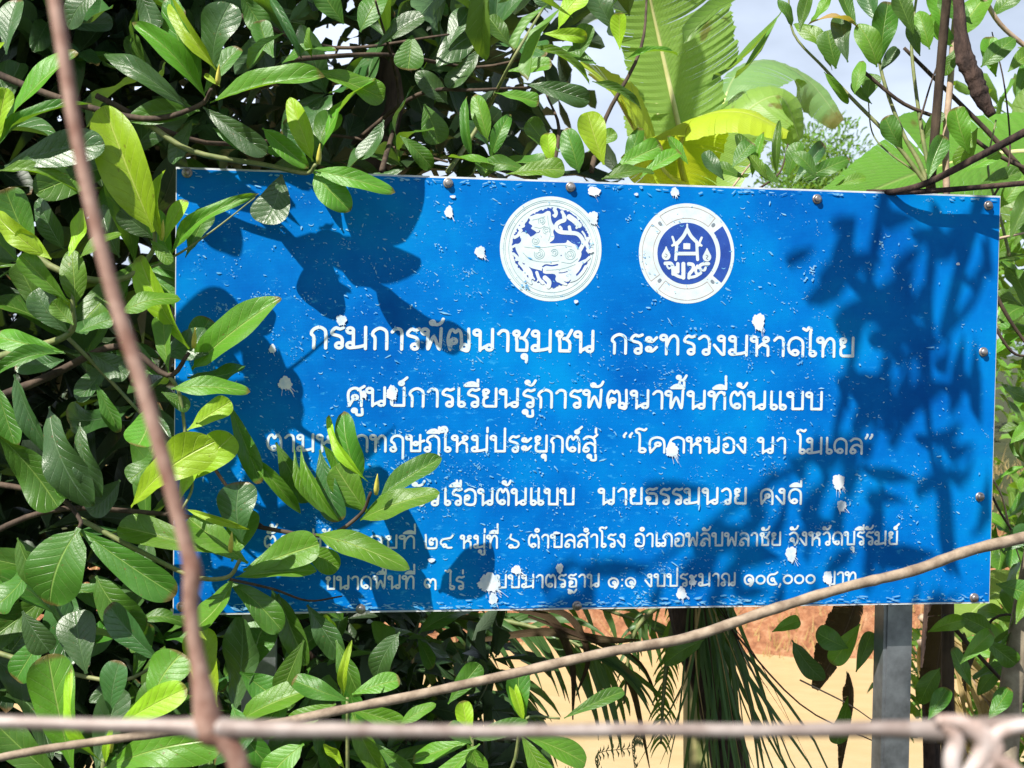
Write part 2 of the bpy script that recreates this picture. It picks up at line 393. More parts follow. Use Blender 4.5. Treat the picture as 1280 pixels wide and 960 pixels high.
# Thai letter strokes. Letters stand 0..1 high; 'o' is a ring (x, y, r); the rest are strokes; marks are drawn left of the pen
o_ = lambda x, y, r=0.115: ('o', x, y, r * 1.06)
GL = {
 'ก': (.76, [[(.19,.0),(.19,.5),(.1,.66),(.17,.85),(.38,.97),(.58,.86),(.63,.65),(.63,0)]]),
 'ร': (.60, [o_(.36,.13), [(.475,.13),(.475,.42),(.38,.56),(.12,.66),(.11,.8),(.24,.95),(.38,.9),(.52,.97)]]),
 'ม': (.90, [o_(.17,.84), [(.29,.86),(.29,.14)], o_(.17,.15), [(.2,.03),(.5,.08),(.74,.16)], [(.74,1),(.74,.0)]]),
 'า': (.56, [[(.07,.80),(.2,.95),(.36,.93),(.43,.75),(.43,0)]]),
 'พ': (.92, [o_(.14,.85), [(.255,.86),(.255,.03),(.47,.62),(.69,.03),(.75,1)]]),
 'ฒ': (1.04, [[(.17,.02),(.09,.45),(.16,.85),(.27,.95),(.37,.84),(.47,.95),(.57,.82),(.6,.5),(.6,.04)], o_(.31,.42,.1), [(.22,.33),(.17,.02)], o_(.7,.15), [(.87,1),(.87,.035),(.6,.035)]]),
 'น': (.90, [o_(.15,.84), [(.27,.86),(.27,.0)], [(.27,.05),(.5,.2)], o_(.62,.14), [(.74,1),(.74,.14)]]),
 'ช': (.76, [o_(.2,.84,.1), [(.29,.78),(.2,.62),(.22,.42),(.22,.035)], [(.22,.035),(.6,.035)], [(.6,.035),(.6,.42),(.47,.6)], [(.36,.62),(.5,.66),(.67,1.02)]]),
 'ท': (.88, [o_(.14,.85), [(.255,.86),(.255,0)], [(.255,.4),(.4,.82),(.56,.95),(.69,.8),(.71,.5),(.71,0)]]),
 'ว': (.62, [o_(.36,.13), [(.475,.13),(.49,.6),(.42,.87),(.26,.96),(.08,.82)]]),
 'ง': (.62, [o_(.34,.85), [(.455,.85),(.46,.1)], [(.46,.03),(.36,.05),(.06,.5)]]),
 'ห': (.90, [o_(.14,.85), [(.255,.86),(.255,0)], [(.255,.35),(.45,.58),(.62,.72)], o_(.62,.84,.1), [(.52,.55),(.68,.48),(.71,.3),(.71,0)]]),
 'ด': (.80, [[(.27,.07),(.13,.22),(.08,.5),(.16,.82),(.38,.96),(.6,.84),(.67,.6),(.67,0)], o_(.36,.17,.115)]),
 'ต': (.80, [[(.27,.07),(.13,.22),(.08,.5),(.13,.84),(.27,.97),(.38,.78),(.5,.97),(.62,.82),(.67,.55),(.67,0)], o_(.36,.17,.115)]),
 'ค': (.80, [[(.14,.0),(.10,.55),(.17,.84),(.39,.96),(.6,.84),(.67,.55),(.67,0)], o_(.42,.52,.1), [(.36,.42),(.14,.0)]]),
 'ศ': (.80, [[(.16,.0),(.11,.55),(.17,.84),(.37,.96),(.57,.84),(.63,.55),(.63,0)], o_(.38,.46,.1), [(.31,.37),(.16,.0)], [(.5,.86),(.74,1.06)]]),
 'ไ': (.44, [[(.17,.13),(.17,1.2),(.2,1.38),(.1,1.5),(.02,1.36),(-.12,1.44)], o_(.28,.13)]),
 'ใ': (.46, [[(.17,.13),(.17,1.1),(.24,1.3),(.17,1.48),(.02,1.48),(-.06,1.36)], o_(-.0,1.30,.09), o_(.28,.13)]),
 'โ': (.46, [[(.17,.13),(.17,1.1),(.05,1.28),(.03,1.42),(.16,1.5),(.34,1.42),(.42,1.5)], o_(.28,.13)]),
 'เ': (.42, [[(.13,1),(.13,.13)], o_(.245,.13)]),
 'แ': (.80, [[(.13,1),(.13,.13)], o_(.245,.13), [(.51,1),(.51,.13)], o_(.625,.13)]),
 'ะ': (.62, [o_(.18,.74,.09), [(.2,.65),(.32,.64),(.49,.84)], o_(.18,.24,.09), [(.2,.15),(.32,.14),(.49,.34)]]),
 'ำ': (.56, [o_(-.24,1.3,.1), [(.07,.80),(.2,.95),(.36,.93),(.43,.75),(.43,0)]]),
 'ั': (0, [o_(-.50,1.27,.075), [(-.46,1.2),(-.3,1.19),(-.17,1.28),(-.1,1.45)]]),
 'ี': (0, [[(-.66,1.16),(-.5,1.3),(-.3,1.32),(-.13,1.16)], [(-.66,1.16),(-.13,1.16)], [(-.13,1.14),(-.13,1.48)]]),
 'ื': (0, [[(-.66,1.16),(-.5,1.3),(-.3,1.32),(-.13,1.16)], [(-.66,1.16),(-.13,1.16)], [(-.13,1.14),(-.13,1.48)], [(-.32,1.3),(-.32,1.48)]]),
 '่': (0, [[(-.14,1.22),(-.14,1.46)]]),
 '้': (0, [o_(-.36,1.38,.07), [(-.36,1.3),(-.22,1.22),(-.12,1.3),(-.04,1.48)]]),
 '์': (0, [o_(-.24,1.25,.08), [(-.24,1.34),(-.14,1.42),(-.02,1.56)]]),
 'ุ': (0, [o_(-.25,-.26,.08), [(-.165,-.26),(-.165,-.52)]]),
 'ู': (0, [o_(-.44,-.26,.08), [(-.36,-.26),(-.34,-.48),(-.14,-.48),(-.14,-.18)]]),
 'ย': (.74, [o_(.2,.84,.1), [(.12,.77),(.12,.62),(.26,.54)], [(.26,.54),(.12,.42),(.12,.12),(.2,.035)], [(.2,.035),(.6,.035)], [(.61,1),(.61,.035)]]),
 'บ': (.82, [o_(.14,.85), [(.255,.86),(.255,.035)], [(.255,.035),(.68,.035)], [(.68,1),(.68,.035)]]),
 'ป': (.82, [o_(.14,.85), [(.255,.86),(.255,.035)], [(.255,.035),(.68,.035)], [(.68,1.42),(.68,.035)]]),
 'ล': (.76, [[(.09,.82),(.26,.96),(.5,.9),(.62,.65),(.63,0)], [(.62,.4),(.42,.56),(.22,.5),(.11,.3)], o_(.2,.15)]),
 'ส': (.80, [[(.09,.82),(.26,.96),(.5,.9),(.62,.65),(.63,0)], [(.62,.4),(.42,.56),(.22,.5),(.11,.3)], o_(.2,.15), [(.54,.88),(.72,1.08)]]),
 'ฤ': (.76, [o_(.19,.13), [(.29,.18),(.22,.48),(.1,.62),(.16,.86),(.37,.96),(.57,.86),(.63,.62),(.63,-.42)]]),
 'ภ': (.80, [o_(.14,.13), [(.255,.13),(.255,.48),(.13,.64),(.2,.86),(.42,.96),(.6,.86),(.67,.62),(.67,0)]]),
 'ษ': (.86, [o_(.14,.85), [(.255,.86),(.255,.035)], [(.255,.035),(.66,.035)], [(.66,1),(.66,.035)], o_(.46,.48,.09), [(.54,.52),(.84,.66)]]),
 'ฎ': (.80, [o_(.14,.13), [(.255,.13),(.255,.48),(.13,.64),(.2,.86),(.42,.96),(.6,.86),(.67,.62),(.67,-.3)], [(.67,-.42),(.5,-.26),(.38,-.42),(.25,-.42)], o_(.22,-.3,.09)]),
 'ฐ': (.70, [[(.56,1.0),(.4,.9),(.25,.95),(.12,.82),(.2,.68),(.48,.64),(.58,.46),(.58,.04)], o_(.26,.36,.09), [(.2,.28),(.2,.04),(.58,.04)], [(.1,-.2),(.3,-.3),(.45,-.44),(.6,-.2)], o_(.2,-.4,.08)]),
 'อ': (.74, [o_(.21,.47,.1), [(.11,.42),(.12,.12),(.25,.02),(.48,.02),(.61,.15),(.62,.68),(.5,.9),(.3,.96),(.11,.84)]]),
 'ข': (.70, [o_(.2,.84,.1), [(.29,.78),(.18,.6),(.18,.4),(.18,.035)], [(.18,.035),(.57,.035)], [(.57,1),(.57,.035)]]),
 'ธ': (.70, [[(.6,1.0),(.42,.92),(.24,.95),(.12,.82),(.2,.68),(.48,.66),(.6,.5),(.6,.035)], [(.6,.035),(.2,.035)], [(.17,.28),(.17,.035)], o_(.2,.34,.09)]),
 'จ': (.70, [[(.08,.82),(.3,.96),(.52,.86),(.61,.6),(.56,.22),(.42,.02)], [(.42,.02),(.33,.36)], o_(.24,.42,.1)]),
 'ณ': (1.1, [o_(.19,.13), [(.29,.18),(.25,.46),(.1,.62),(.16,.86),(.34,.96),(.52,.86),(.57,.62),(.57,.02)], [(.57,.03),(.8,.22)], o_(.82,.13), [(.94,1),(.94,.13)]]),
 '๐': (.84, [('o', .41, .42, .31)]),
 '๑': (.84, [[(.58,.3),(.45,.1),(.22,.12),(.09,.36),(.12,.62),(.36,.78),(.62,.68),(.72,.42),(.62,.1),(.5,-.04)], o_(.46,.4,.09)]),
 '๒': (.92, [[(.08,1.05),(.1,.8),(.1,.2),(.2,.03),(.68,.03),(.77,.2),(.77,.6),(.66,.78),(.55,.64),(.46,.78),(.34,.68),(.33,.45)], o_(.44,.38,.09)]),
 '๓': (.86, [o_(.26,.24,.1), [(.17,.18),(.08,.4),(.12,.7),(.27,.78),(.4,.66),(.41,.5)], [(.41,.62),(.54,.78),(.68,.7),(.72,.5),(.72,0)]]),
 '๔': (.88, [[(.8,.98),(.6,.84),(.28,.8),(.1,.55),(.14,.2),(.38,.03),(.74,.06)], [(.56,.36),(.76,.06)], o_(.46,.42,.1)]),
 '๖': (.80, [o_(.2,.14,.1), [(.28,.06),(.52,.06),(.65,.25),(.6,.5),(.34,.66),(.16,.8),(.2,1.08)]]),
 '๘': (.92, [o_(.34,.22,.1), [(.44,.2),(.52,.05),(.78,.06)], [(.25,.2),(.1,.42),(.2,.68),(.5,.76),(.72,.82),(.84,1.0)]]),
 ':': (.32, [[(.15,.14),(.15,.16)], [(.15,.64),(.15,.66)]]),
 ',': (.30, [[(.15,.06),(.15,.02),(.07,-.16)]]),
 '“': (.56, [[(.2,1.22),(.12,1.05),(.14,.98)], [(.43,1.22),(.35,1.05),(.37,.98)]]),
 '”': (.56, [[(.14,1.22),(.14,1.14),(.06,.98)], [(.37,1.22),(.37,1.14),(.29,.98)]]),
 ' ': (.34, []),
}
HIGH = 'ีืั'; TONE = '่้์'
def layout(txt):
    pen = 0; out = []
    for i, ch in enumerate(txt):
        w, st = GL[ch]
        dy = 0; dx = 0
        if ch in TONE and i and txt[i - 1] in HIGH: dy = 0.38
        if ch in TONE + HIGH and i:
            j = i - 1
            while txt[j] in HIGH + TONE + 'ุู': j -= 1
            if txt[j] == 'ป': dx = -0.16
        for s in st:
            if s[0] == 'o':
                n = 22; pts = [(s[1] + s[3] * math.cos(2 * math.pi * k / n), s[2] + s[3] * math.sin(2 * math.pi * k / n)) for k in range(n + 1)]
            else: pts = [tuple(p) for p in spline(s, 5)]
            out.append([(p[0] + pen + dx, p[1] + dy) for p in pts])
        pen += w
    return out, pen - 0.12
def print_line(segs, hw=0.088, st=0.00062, off=0.0006):
    """segs: (text, x left px, x right px, baseline px y, top px y)"""
    strokes = []; hs = []
    for txt, xl, xr, yb, yt in segs:
        a = sgn(xl, yb); c = sgn(xr, yb); h = abs(sgn(xl, yb)[1] - sgn(xl, yt)[1]) / (1 + 2 * hw)
        ss, wd = layout(txt)
        kx = (c[0] - a[0]) / (wd + 0.02)
        for s in ss: strokes.append([(a[0] + p[0] * kx, a[1] + (p[1] + hw) * h) for p in s])
        hs.append(h)
    h = sum(hs) / len(hs); w = hw * h * 0.86
    allp = np.array([p for s in strokes for p in s])
    x0, y0 = allp.min(0) - 3 * w; x1, y1 = allp.max(0) + 3 * w
    nxx = int((x1 - x0) / st) + 2; ny = int((y1 - y0) / st) + 2
    Fd = np.full((ny, nxx), -1.0)
    for s in strokes:
        a = np.array(s); i0 = max(0, int((a[:, 0].min() - 2 * w - x0) / st)); i1 = min(nxx, int((a[:, 0].max() + 2 * w - x0) / st) + 2)
        j0 = max(0, int((a[:, 1].min() - 2 * w - y0) / st)); j1 = min(ny, int((a[:, 1].max() + 2 * w - y0) / st) + 2)
        X, Y = np.meshgrid(x0 + np.arange(i0, i1) * st, y0 + np.arange(j0, j1) * st)
        Fd[j0:j1, i0:i1] = np.maximum(Fd[j0:j1, i0:i1], w - seg_dist(X, Y, s))
    return field_mesh(Fd, x0, y0, st, off)

# ------------------------------------------------------------------ the sign
m, N, L, b = newmat('sign_blue_print')
tc = N.new('ShaderNodeTexCoord')
uvn = N.new('ShaderNodeUVMap'); uvn.uv_map = 'uv'
def nz_uv(scale, detail, rough, st=(1, 1, 1)):
    mp = N.new('ShaderNodeMapping'); mp.inputs['Scale'].default_value = st; L.new(uvn.outputs[0], mp.inputs['Vector'])
    t = N.new('ShaderNodeTexNoise'); t.inputs['Scale'].default_value = scale; t.inputs['Detail'].default_value = detail; t.inputs['Roughness'].default_value = rough
    L.new(mp.outputs[0], t.inputs['Vector']); return t.outputs['Fac']
spu = N.new('ShaderNodeSeparateXYZ'); L.new(uvn.outputs[0], spu.inputs[0])
base = ramp(N, L, nz_uv(2.6, 6, 0.62), [(0.34, (0.0001, 0.080, 0.38)), (0.5, (0.0001, 0.150, 0.52)), (0.66, (0.0003, 0.235, 0.60))])
# woven vinyl ribs
rib = math_n(N, L, 'PINGPONG', math_n(N, L, 'MULTIPLY', spu.outputs[1], 310.0), 0.5)
ribx = math_n(N, L, 'PINGPONG', math_n(N, L, 'MULTIPLY', spu.outputs[0], 310.0), 0.5)
ribm = math_n(N, L, 'ADD', math_n(N, L, 'MULTIPLY', rib, 0.30), math_n(N, L, 'MULTIPLY', ribx, 0.14))
mr = N.new('ShaderNodeMixRGB'); L.new(ribm, mr.inputs['Fac']); L.new(base, mr.inputs['Color1']); mr.inputs['Color2'].default_value = (0.0, 0.27, 0.80, 1)
# faded lines and scuffs, more of them low on the panel
sc1 = nz_uv(75, 6, 0.7, (0.45, 1.0, 1)); sc2 = nz_uv(3.2, 4, 0.6)
low = math_n(N, L, 'ADD', math_n(N, L, 'MULTIPLY', spu.outputs[1], -0.05), math_n(N, L, 'MULTIPLY', sc2, 0.13))
sf = math_n(N, L, 'MULTIPLY', math_n(N, L, 'MAXIMUM', math_n(N, L, 'SUBTRACT', math_n(N, L, 'ADD', sc1, math_n(N, L, 'ADD', low, math_n(N, L, 'MULTIPLY', spu.outputs[0], -0.022))), 0.615), 0.0), 5.5)
sfc = math_n(N, L, 'MINIMUM', sf, 0.75)
ms_ = N.new('ShaderNodeMixRGB'); L.new(sfc, ms_.inputs['Fac']); L.new(mr.outputs[0], ms_.inputs['Color1']); ms_.inputs['Color2'].default_value = (0.05, 0.42, 0.78, 1)
L.new(ms_.outputs[0], b.inputs['Base Color']); b.inputs['Roughness'].default_value = 0.5; b.inputs['Specular IOR Level'].default_value = 0.06
bump(N, L, math_n(N, L, 'ADD', math_n(N, L, 'MULTIPLY', rib, 0.6), nz_uv(12, 3, 0.5)), b, 0.12, 0.001)
M_blue = m
def print_mat(name, c1, c2, rough=0.45):
    m = simple(name, c1, c2, 60, rough, bs=0.1, bd=0.0005); return m
M_white = print_mat('white_print', (0.58, 0.68, 0.72), (0.72, 0.79, 0.80))
M_pale = print_mat('seal_line_print', (0.24, 0.42, 0.46), (0.38, 0.54, 0.56))
M_brown = print_mat('thin_brown_print', (0.42, 0.33, 0.30), (0.5, 0.42, 0.4))
M_grey = print_mat('grey_print', (0.16, 0.2, 0.25), (0.24, 0.28, 0.33))
M_seal = print_mat('seal_blue_print', (0.012, 0.055, 0.32), (0.02, 0.08, 0.40))
M_drop = print_mat('bird_dropping', (0.50, 0.62, 0.74), (0.82, 0.84, 0.86), 0.8)
M_fleck = print_mat('lost_print', (0.06, 0.32, 0.64), (0.28, 0.58, 0.80), 0.6)

sign = empty('sign_board', S(SWD / 2, -SHT, 0), 'big blue information board with white Thai writing and two round seals', 'sign')
T = 0.004
nu, nv = 60, 30
V = []; uv = []; Fc = []
for j in range(nv + 1):
    for i in range(nu + 1):
        V.append(S(SWD * i / nu, -SHT * j / nv, 0)); uv.append((2 * i / nu, 1 - j / nv))
for j in range(nv):
    for i in range(nu): Fc.append((j * (nu + 1) + i, (j + 1) * (nu + 1) + i, (j + 1) * (nu + 1) + i + 1, j * (nu + 1) + i + 1))
link('printed_face', mesh_np('printed_face', V, Fc, uv, False), M_blue, sign)
mb = MB(); mb.box(S(SWD / 2, -SHT / 2, -T / 2 - 0.0006), SX, SZ, SN, SWD / 2 + 0.0012, SHT / 2 + 0.0026, T / 2)
mb.build('metal_sheet', M_backing, sign, False)
mb = MB()
for x in (0.02, SWD - 0.02): mb.box(S(x, -SHT / 2, -0.0175 - T), SX, SZ, SN, 0.0125, SHT / 2 - 0.012, 0.0125)
for y in (-0.02, -SHT / 2, -SHT + 0.03): mb.box(S(SWD / 2, y, -0.0175 - T), SX, SZ, SN, SWD / 2 - 0.034, 0.0125, 0.0118)
mb.build('back_frame', M_steel, sign, False)
for px, w in ((1143, 0.0200), (324, 0.0215)):
    a = sgn(px, 760)
    mb = MB(); c0 = S(a[0], -SHT + 0.06, -0.062)
    h = (c0.z + 0.25) / 2
    mb.box(Vector((c0.x, c0.y, c0.z - h)), SX, Vector((0, 0, 1)), SN, w * 0.98, h, w * 0.95)
    # a folded return down the left edge, as on a C channel
    mb.box(Vector((c0.x, c0.y, c0.z - h)) - SX * (w * 0.98 + 0.0025) , SX, Vector((0, 0, 1)), SN, 0.0024, h, w * 0.80)
    o = mb.build('post', M_steel, sign, False)
# screws with washers
for px, py in ((234, 216), (713, 234), (1021, 249), (1235, 257), (1229, 440), (1225, 621), (1218, 747), (722, 757), (452, 761), (228, 758), (560, 229)):
    a = sgn(px, py); mb = MB()
    for r0, z0, z1 in ((0.0070, 0.0004, 0.0022), (0.0046, 0.0022, 0.0062)):
        V = []; n = 14
        for zz, rr in ((z0, r0), (z1 * 0.85 + z0 * 0.15, r0), (z1, r0 * 0.8)):
            for k in range(n):
                an = 2 * math.pi * k / n; V.append(S(a[0] + rr * math.cos(an), a[1] + rr * math.sin(an), zz))
        V.append(S(a[0], a[1], z1 + 0.0003))
        Fc = [(l * n + k, l * n + (k + 1) % n, (l + 1) * n + (k + 1) % n, (l + 1) * n + k) for l in range(2) for k in range(n)] + [(2 * n + k, 2 * n + (k + 1) % n, 3 * n) for k in range(n)]
        mb.add(V, Fc)
    mb.build('screw', M_screw, sign)
# writing
LINES = [
 [('กรมการพัฒนาชุมชน', 386, 743, 437, 405.5), ('กระทรวงมหาดไทย', 762, 1067, 443.5, 415)],
 [('ศูนย์การเรียนรู้การพัฒนาพื้นที่ต้นแบบ', 432, 1028, 509, 482)],
 [('ตามหลักทฤษฎีใหม่ประยุกต์สู่', 333, 746, 565.5, 541), ('“โคก', 776, 856, 567, 544), ('หนอง', 858, 933, 567.5, 544.5), ('นา', 947, 982, 568, 545), ('โมเดล”', 996, 1092, 568.5, 545.5)],
 [('ครัว', 492, 549, 633.5, 609), ('เรือนต้นแบบ', 554, 718, 633, 609), ('นายธรรมนวย', 748, 933, 632, 608.5), ('คงดี', 949, 1002, 631.5, 609)],
 [('ตั้งอยู่บ้าน', 330, 444, 687, 668), ('เลขที่', 450, 520, 687, 668), ('๒๘', 531, 566, 687, 668), ('หมู่ที่', 576, 623, 686.5, 667.5), ('๖', 635, 650, 686.5, 668), ('ตำบลสำโรง', 660, 782, 686, 666.5), ('อำเภอพลับพลาชัย', 793, 976, 684.5, 665), ('จังหวัดบุรีรัมย์', 986, 1122, 683, 663.5)],
 [('ขนาดพื้นที่', 407, 519, 738, 719), ('๓', 530, 546, 738, 719), ('ไร่', 560, 580, 738, 719), ('แบบมาตรฐาน', 603, 750, 736.5, 717.5), ('๑:๑', 760, 795, 736, 718), ('งบประมาณ', 806, 920, 734.5, 716), ('๑๐๔,๐๐๐', 930, 1019, 733, 714), ('บาท', 1031, 1071, 732, 713.5)],
]
for segs in [[q] for l_ in LINES for q in l_]:
    V, Fc = print_line(segs)
    link('lettering', mesh_np('lettering', V, Fc, None, False), M_white, sign)

# the two seals, drawn in the pixel grid of an enlarged crop (960 px = 140 photo px)
def seal(cx, cy, ox, oy):
    root_s = bpy.data.objects.new('round_seal', None); COL.objects.link(root_s); root_s.parent = sign
    root_s.matrix_parent_inverse = INV[sign.name]
    INV[root_s.name] = Matrix.Identity(4)
    root_s.location = (0, 0, 0); root_s.matrix_parent_inverse = INV[sign.name]
    def to_s(x, y): return sgn(ox + x * 140 / 960, oy + y * 140 / 960)
    c = to_s(cx, cy)
    st = 0.0006
    def layer(name, fn, off, mat):
        off = 0.0003 + (off - 0.0008) * 0.45
        r = 0.080
        xs_ = np.arange(c[0] - r, c[0] + r, st); ys_ = np.arange(c[1] - r, c[1] + r, st)
        X, Y = np.meshgrid(xs_, ys_)
        V, Fc = field_mesh(fn(X, Y), xs_[0], ys_[0], st, off)
        o = link(name, mesh_np(name, V, Fc, None, False), mat, root_s)
    return layer, to_s, c
K = 1 / 960 * 140 * 0.001165                            # one crop pixel in metres on the panel
def strokes_f(X, Y, lst, to_s):
    Fd = np.full(X.shape, -1.0)
    for w, pts in lst:
        q = [tuple(to_s(*p)) for p in (spline(pts, 5) if len(pts) > 2 else pts)]
        Fd = np.maximum(Fd, w * K / 2 - seg_dist(X, Y, q))
    return Fd
def smooth_poly(pts, n=3):
    A_ = [np.array(p, float) for p in pts]; out = []; m_ = len(A_)
    for i in range(m_):
        p0, p1, p2, p3 = A_[i - 1], A_[i], A_[(i + 1) % m_], A_[(i + 2) % m_]
        for k in range(n):
            t = k / n
            out.append(0.5 * ((2 * p1) + (-p0 + p2) * t + (2 * p0 - 5 * p1 + 4 * p2 - p3) * t * t + (-p0 + 3 * p1 - 3 * p2 + p3) * t ** 3))
    return out
# seal 1: lion
layer, to_s, c1 = seal(472, 488, 620, 240)
RR = 0.0715 * 417 / 428
rad = lambda X, Y, c: np.hypot(X - c[0], (Y - c[1]) * 0.985)
R1 = 425 * K
layer('seal_disc', lambda X, Y: R1 - rad(X, Y, c1), 0.0008, M_white)
def rings(X, Y):
    r = rad(X, Y, c1)
    return np.maximum.reduce([0.00032 - abs(r - R1 * q) for q in (0.965 - 0.035, 0.90, 0.83)])
layer('ring_line', rings, 0.0014, M_pale)
lion = smooth_poly([(466,172),(438,164),(400,186),(350,188),(310,204),(275,214),(292,240),(280,266),(312,290),(300,312),(330,332),(345,352),(300,384),(282,366),(246,344),(214,350),(205,380),(216,418),(196,442),(166,452),(172,500),(196,552),(168,580),(214,602),(250,616),(300,650),(340,662),(392,676),(404,692),(432,702),(500,704),(516,728),(520,750),(560,738),(600,750),(640,752),(652,722),(690,702),(722,662),(742,622),(772,602),(784,572),(736,588),(704,602),(726,560),(732,520),(706,480),(690,456),(652,440),(612,412),(600,436),(540,440),(458,440),(492,410),(500,380),(490,340),(502,300),(480,260),(470,222)])
white_str = [(34, [(715,505),(748,440),(730,390),(690,357),(620,350),(550,342),(517,315),(518,280),(548,255),(585,240),(582,205)]),
             (26, [(640,350),(632,320),(628,300)]), (22, [(540,345),(560,320),(548,300)]),
             (46, [(628,215),(670,245),(712,285)]), (20, [(700,285),(690,308)]),
             (30, [(500,150),(515,180),(505,205)]), (16, [(505,205),(490,200)]), (26, [(565,170),(585,205)]),
             (24, [(270,215),(250,250),(215,275)]), (20, [(240,262),(232,290)]), (26, [(235,290),(200,310),(215,330)]),
             (26, [(160,390),(190,370),(200,350)]), (20, [(170,455),(145,470)]), (24, [(150,530),(180,560),(175,580)]),
             (30, [(205,610),(240,650),(262,700)]), (40, [(255,640),(290,690),(300,730)]), (12, [(300,720),(296,760)]), (12, [(310,720),(330,750)]), (26, [(235,690),(260,740),(300,780)]),
             (26, [(350,690),(368,740),(400,780)]), (12, [(370,730),(355,765)]), (12, [(400,760),(430,800)]), (38, [(420,735),(455,770),(450,810)]), (60, [(540,745),(600,740),(660,725)]),
             (22, [(520,745),(560,775),(600,790)]), (22, [(780,580),(800,560)]), (30, [(790,400),(775,440),(790,480)]), (16, [(770,400),(760,370),(740,340)]), (18, [(780,500),(795,520)]), (26, [(640,760),(690,740),(740,690),(770,640)])]
blue_str = [(13, [(402,640),(430,626),(480,632),(528,624)]), (9, [(398,660),(398,690)]), (9, [(440,706),(490,706)]), (8, [(540,694),(575,692),(612,682)]), (6, [(345,352),(370,345),(376,330)]), (10, [(560,545),(558,545)]), (7,[(590,770),(620,775),(640,755)])]
def wlion(X, Y):
    Fp = poly_field(X, Y, [tuple(to_s(*p)) for p in lion])
    Fp = np.maximum(Fp, strokes_f(X, Y, white_str, to_s))
    return np.minimum(Fp, -strokes_f(X, Y, blue_str, to_s))
blue_mask = smooth_poly([(470,135),(560,150),(640,175),(715,245),(760,310),(800,400),(806,490),(795,570),(765,650),(700,720),(620,785),(545,800),(470,825),(400,790),(330,760),(250,710),(190,640),(155,575),(140,490),(142,420),(170,345),(210,270),(290,205),(380,160)])
wob = lambda X, Y: 0.0012 * np.sin(X * 900 + np.sin(Y * 700) * 2) * np.sin(Y * 820)
layer('seal_field', lambda X, Y: np.minimum(poly_field(X, Y, [tuple(to_s(*p)) for p in blue_mask]) + wob(X, Y), R1 * 0.81 - rad(X, Y, c1)), 0.0016, M_seal)
layer('lion_figure', lambda X, Y: np.minimum(wlion(X, Y), R1 * 0.82 - rad(X, Y, c1)), 0.0022, M_white)
def lion_lines(X, Y):
    L_ = []
    for (x, y, n) in ((370,530,3), (500,520,2), (635,535,3), (390,250,2), (430,330,2), (340,420,2)):
        for k in range(n):
            rr = 14 + 15 * k; a0 = random.uniform(0, 6)
            L_.append((5, [(x + rr * math.cos(a0 + t), y + rr * math.sin(a0 + t)) for t in np.linspace(0, 5.2, 9)]))
    L_ += [(4, [(240,470),(330,480),(450,470),(560,455),(650,470)]), (4, [(230,520),(300,580),(420,600),(540,590)]), (4, [(440,200),(450,280),(470,340),(450,420)]), (4, [(310,240),(360,230),(420,210)]),
           (4, [(330,300),(380,310),(420,290)]), (4, [(560,600),(640,610),(700,570)]), (4, [(430,670),(520,665),(600,650),(680,620)])]
    return strokes_f(X, Y, L_, to_s)
layer('figure_line', lion_lines, 0.0027, M_pale)
# seal 2: house above stylised letters
layer, to_s, c2 = seal(470, 493, 790, 245)
R2 = 412 * K
layer('seal_disc', lambda X, Y: R2 - rad(X, Y, c2), 0.0008, M_white)
def arcs(X, Y, which='line'):
    r = rad(X, Y, c2) / R2; a = np.degrees(np.arctan2(Y - c2[1], X - c2[0]))
    Fd = np.full(X.shape, -1.0)
    for mid_ in (0, 90, 180, 270):
        da = (a - mid_ + 180) % 360 - 180
        edge = np.minimum.reduce([(0.93 - r) * R2, (r - 0.705) * R2, np.radians(38.0 - abs(da)) * R2 * 0.8])
        if which == 'line' and mid_ != 0: Fd = np.maximum(Fd, 0.00035 - abs(edge))
        if which == 'blue' and mid_ == 0: Fd = np.maximum(Fd, edge)
    return Fd
layer('arc_outline', lambda X, Y: arcs(X, Y), 0.0014, M_brown)
layer('blue_arc', lambda X, Y: arcs(X, Y, 'blue'), 0.0014, M_seal)
layer('seal_field', lambda X, Y: R2 * 0.615 - rad(X, Y, c2), 0.0014, M_seal)
layer('joint_mark', lambda X, Y: strokes_f(X, Y, [(26, [(236,232),(244,240)])], to_s), 0.0016, M_grey)
for q_ in ([(700,245),(692,253)], [(232,728),(240,720)], [(694,738),(686,730)]):
    layer('joint_mark', lambda X, Y: strokes_f(X, Y, [(26, q_)], to_s), 0.0016, M_grey)
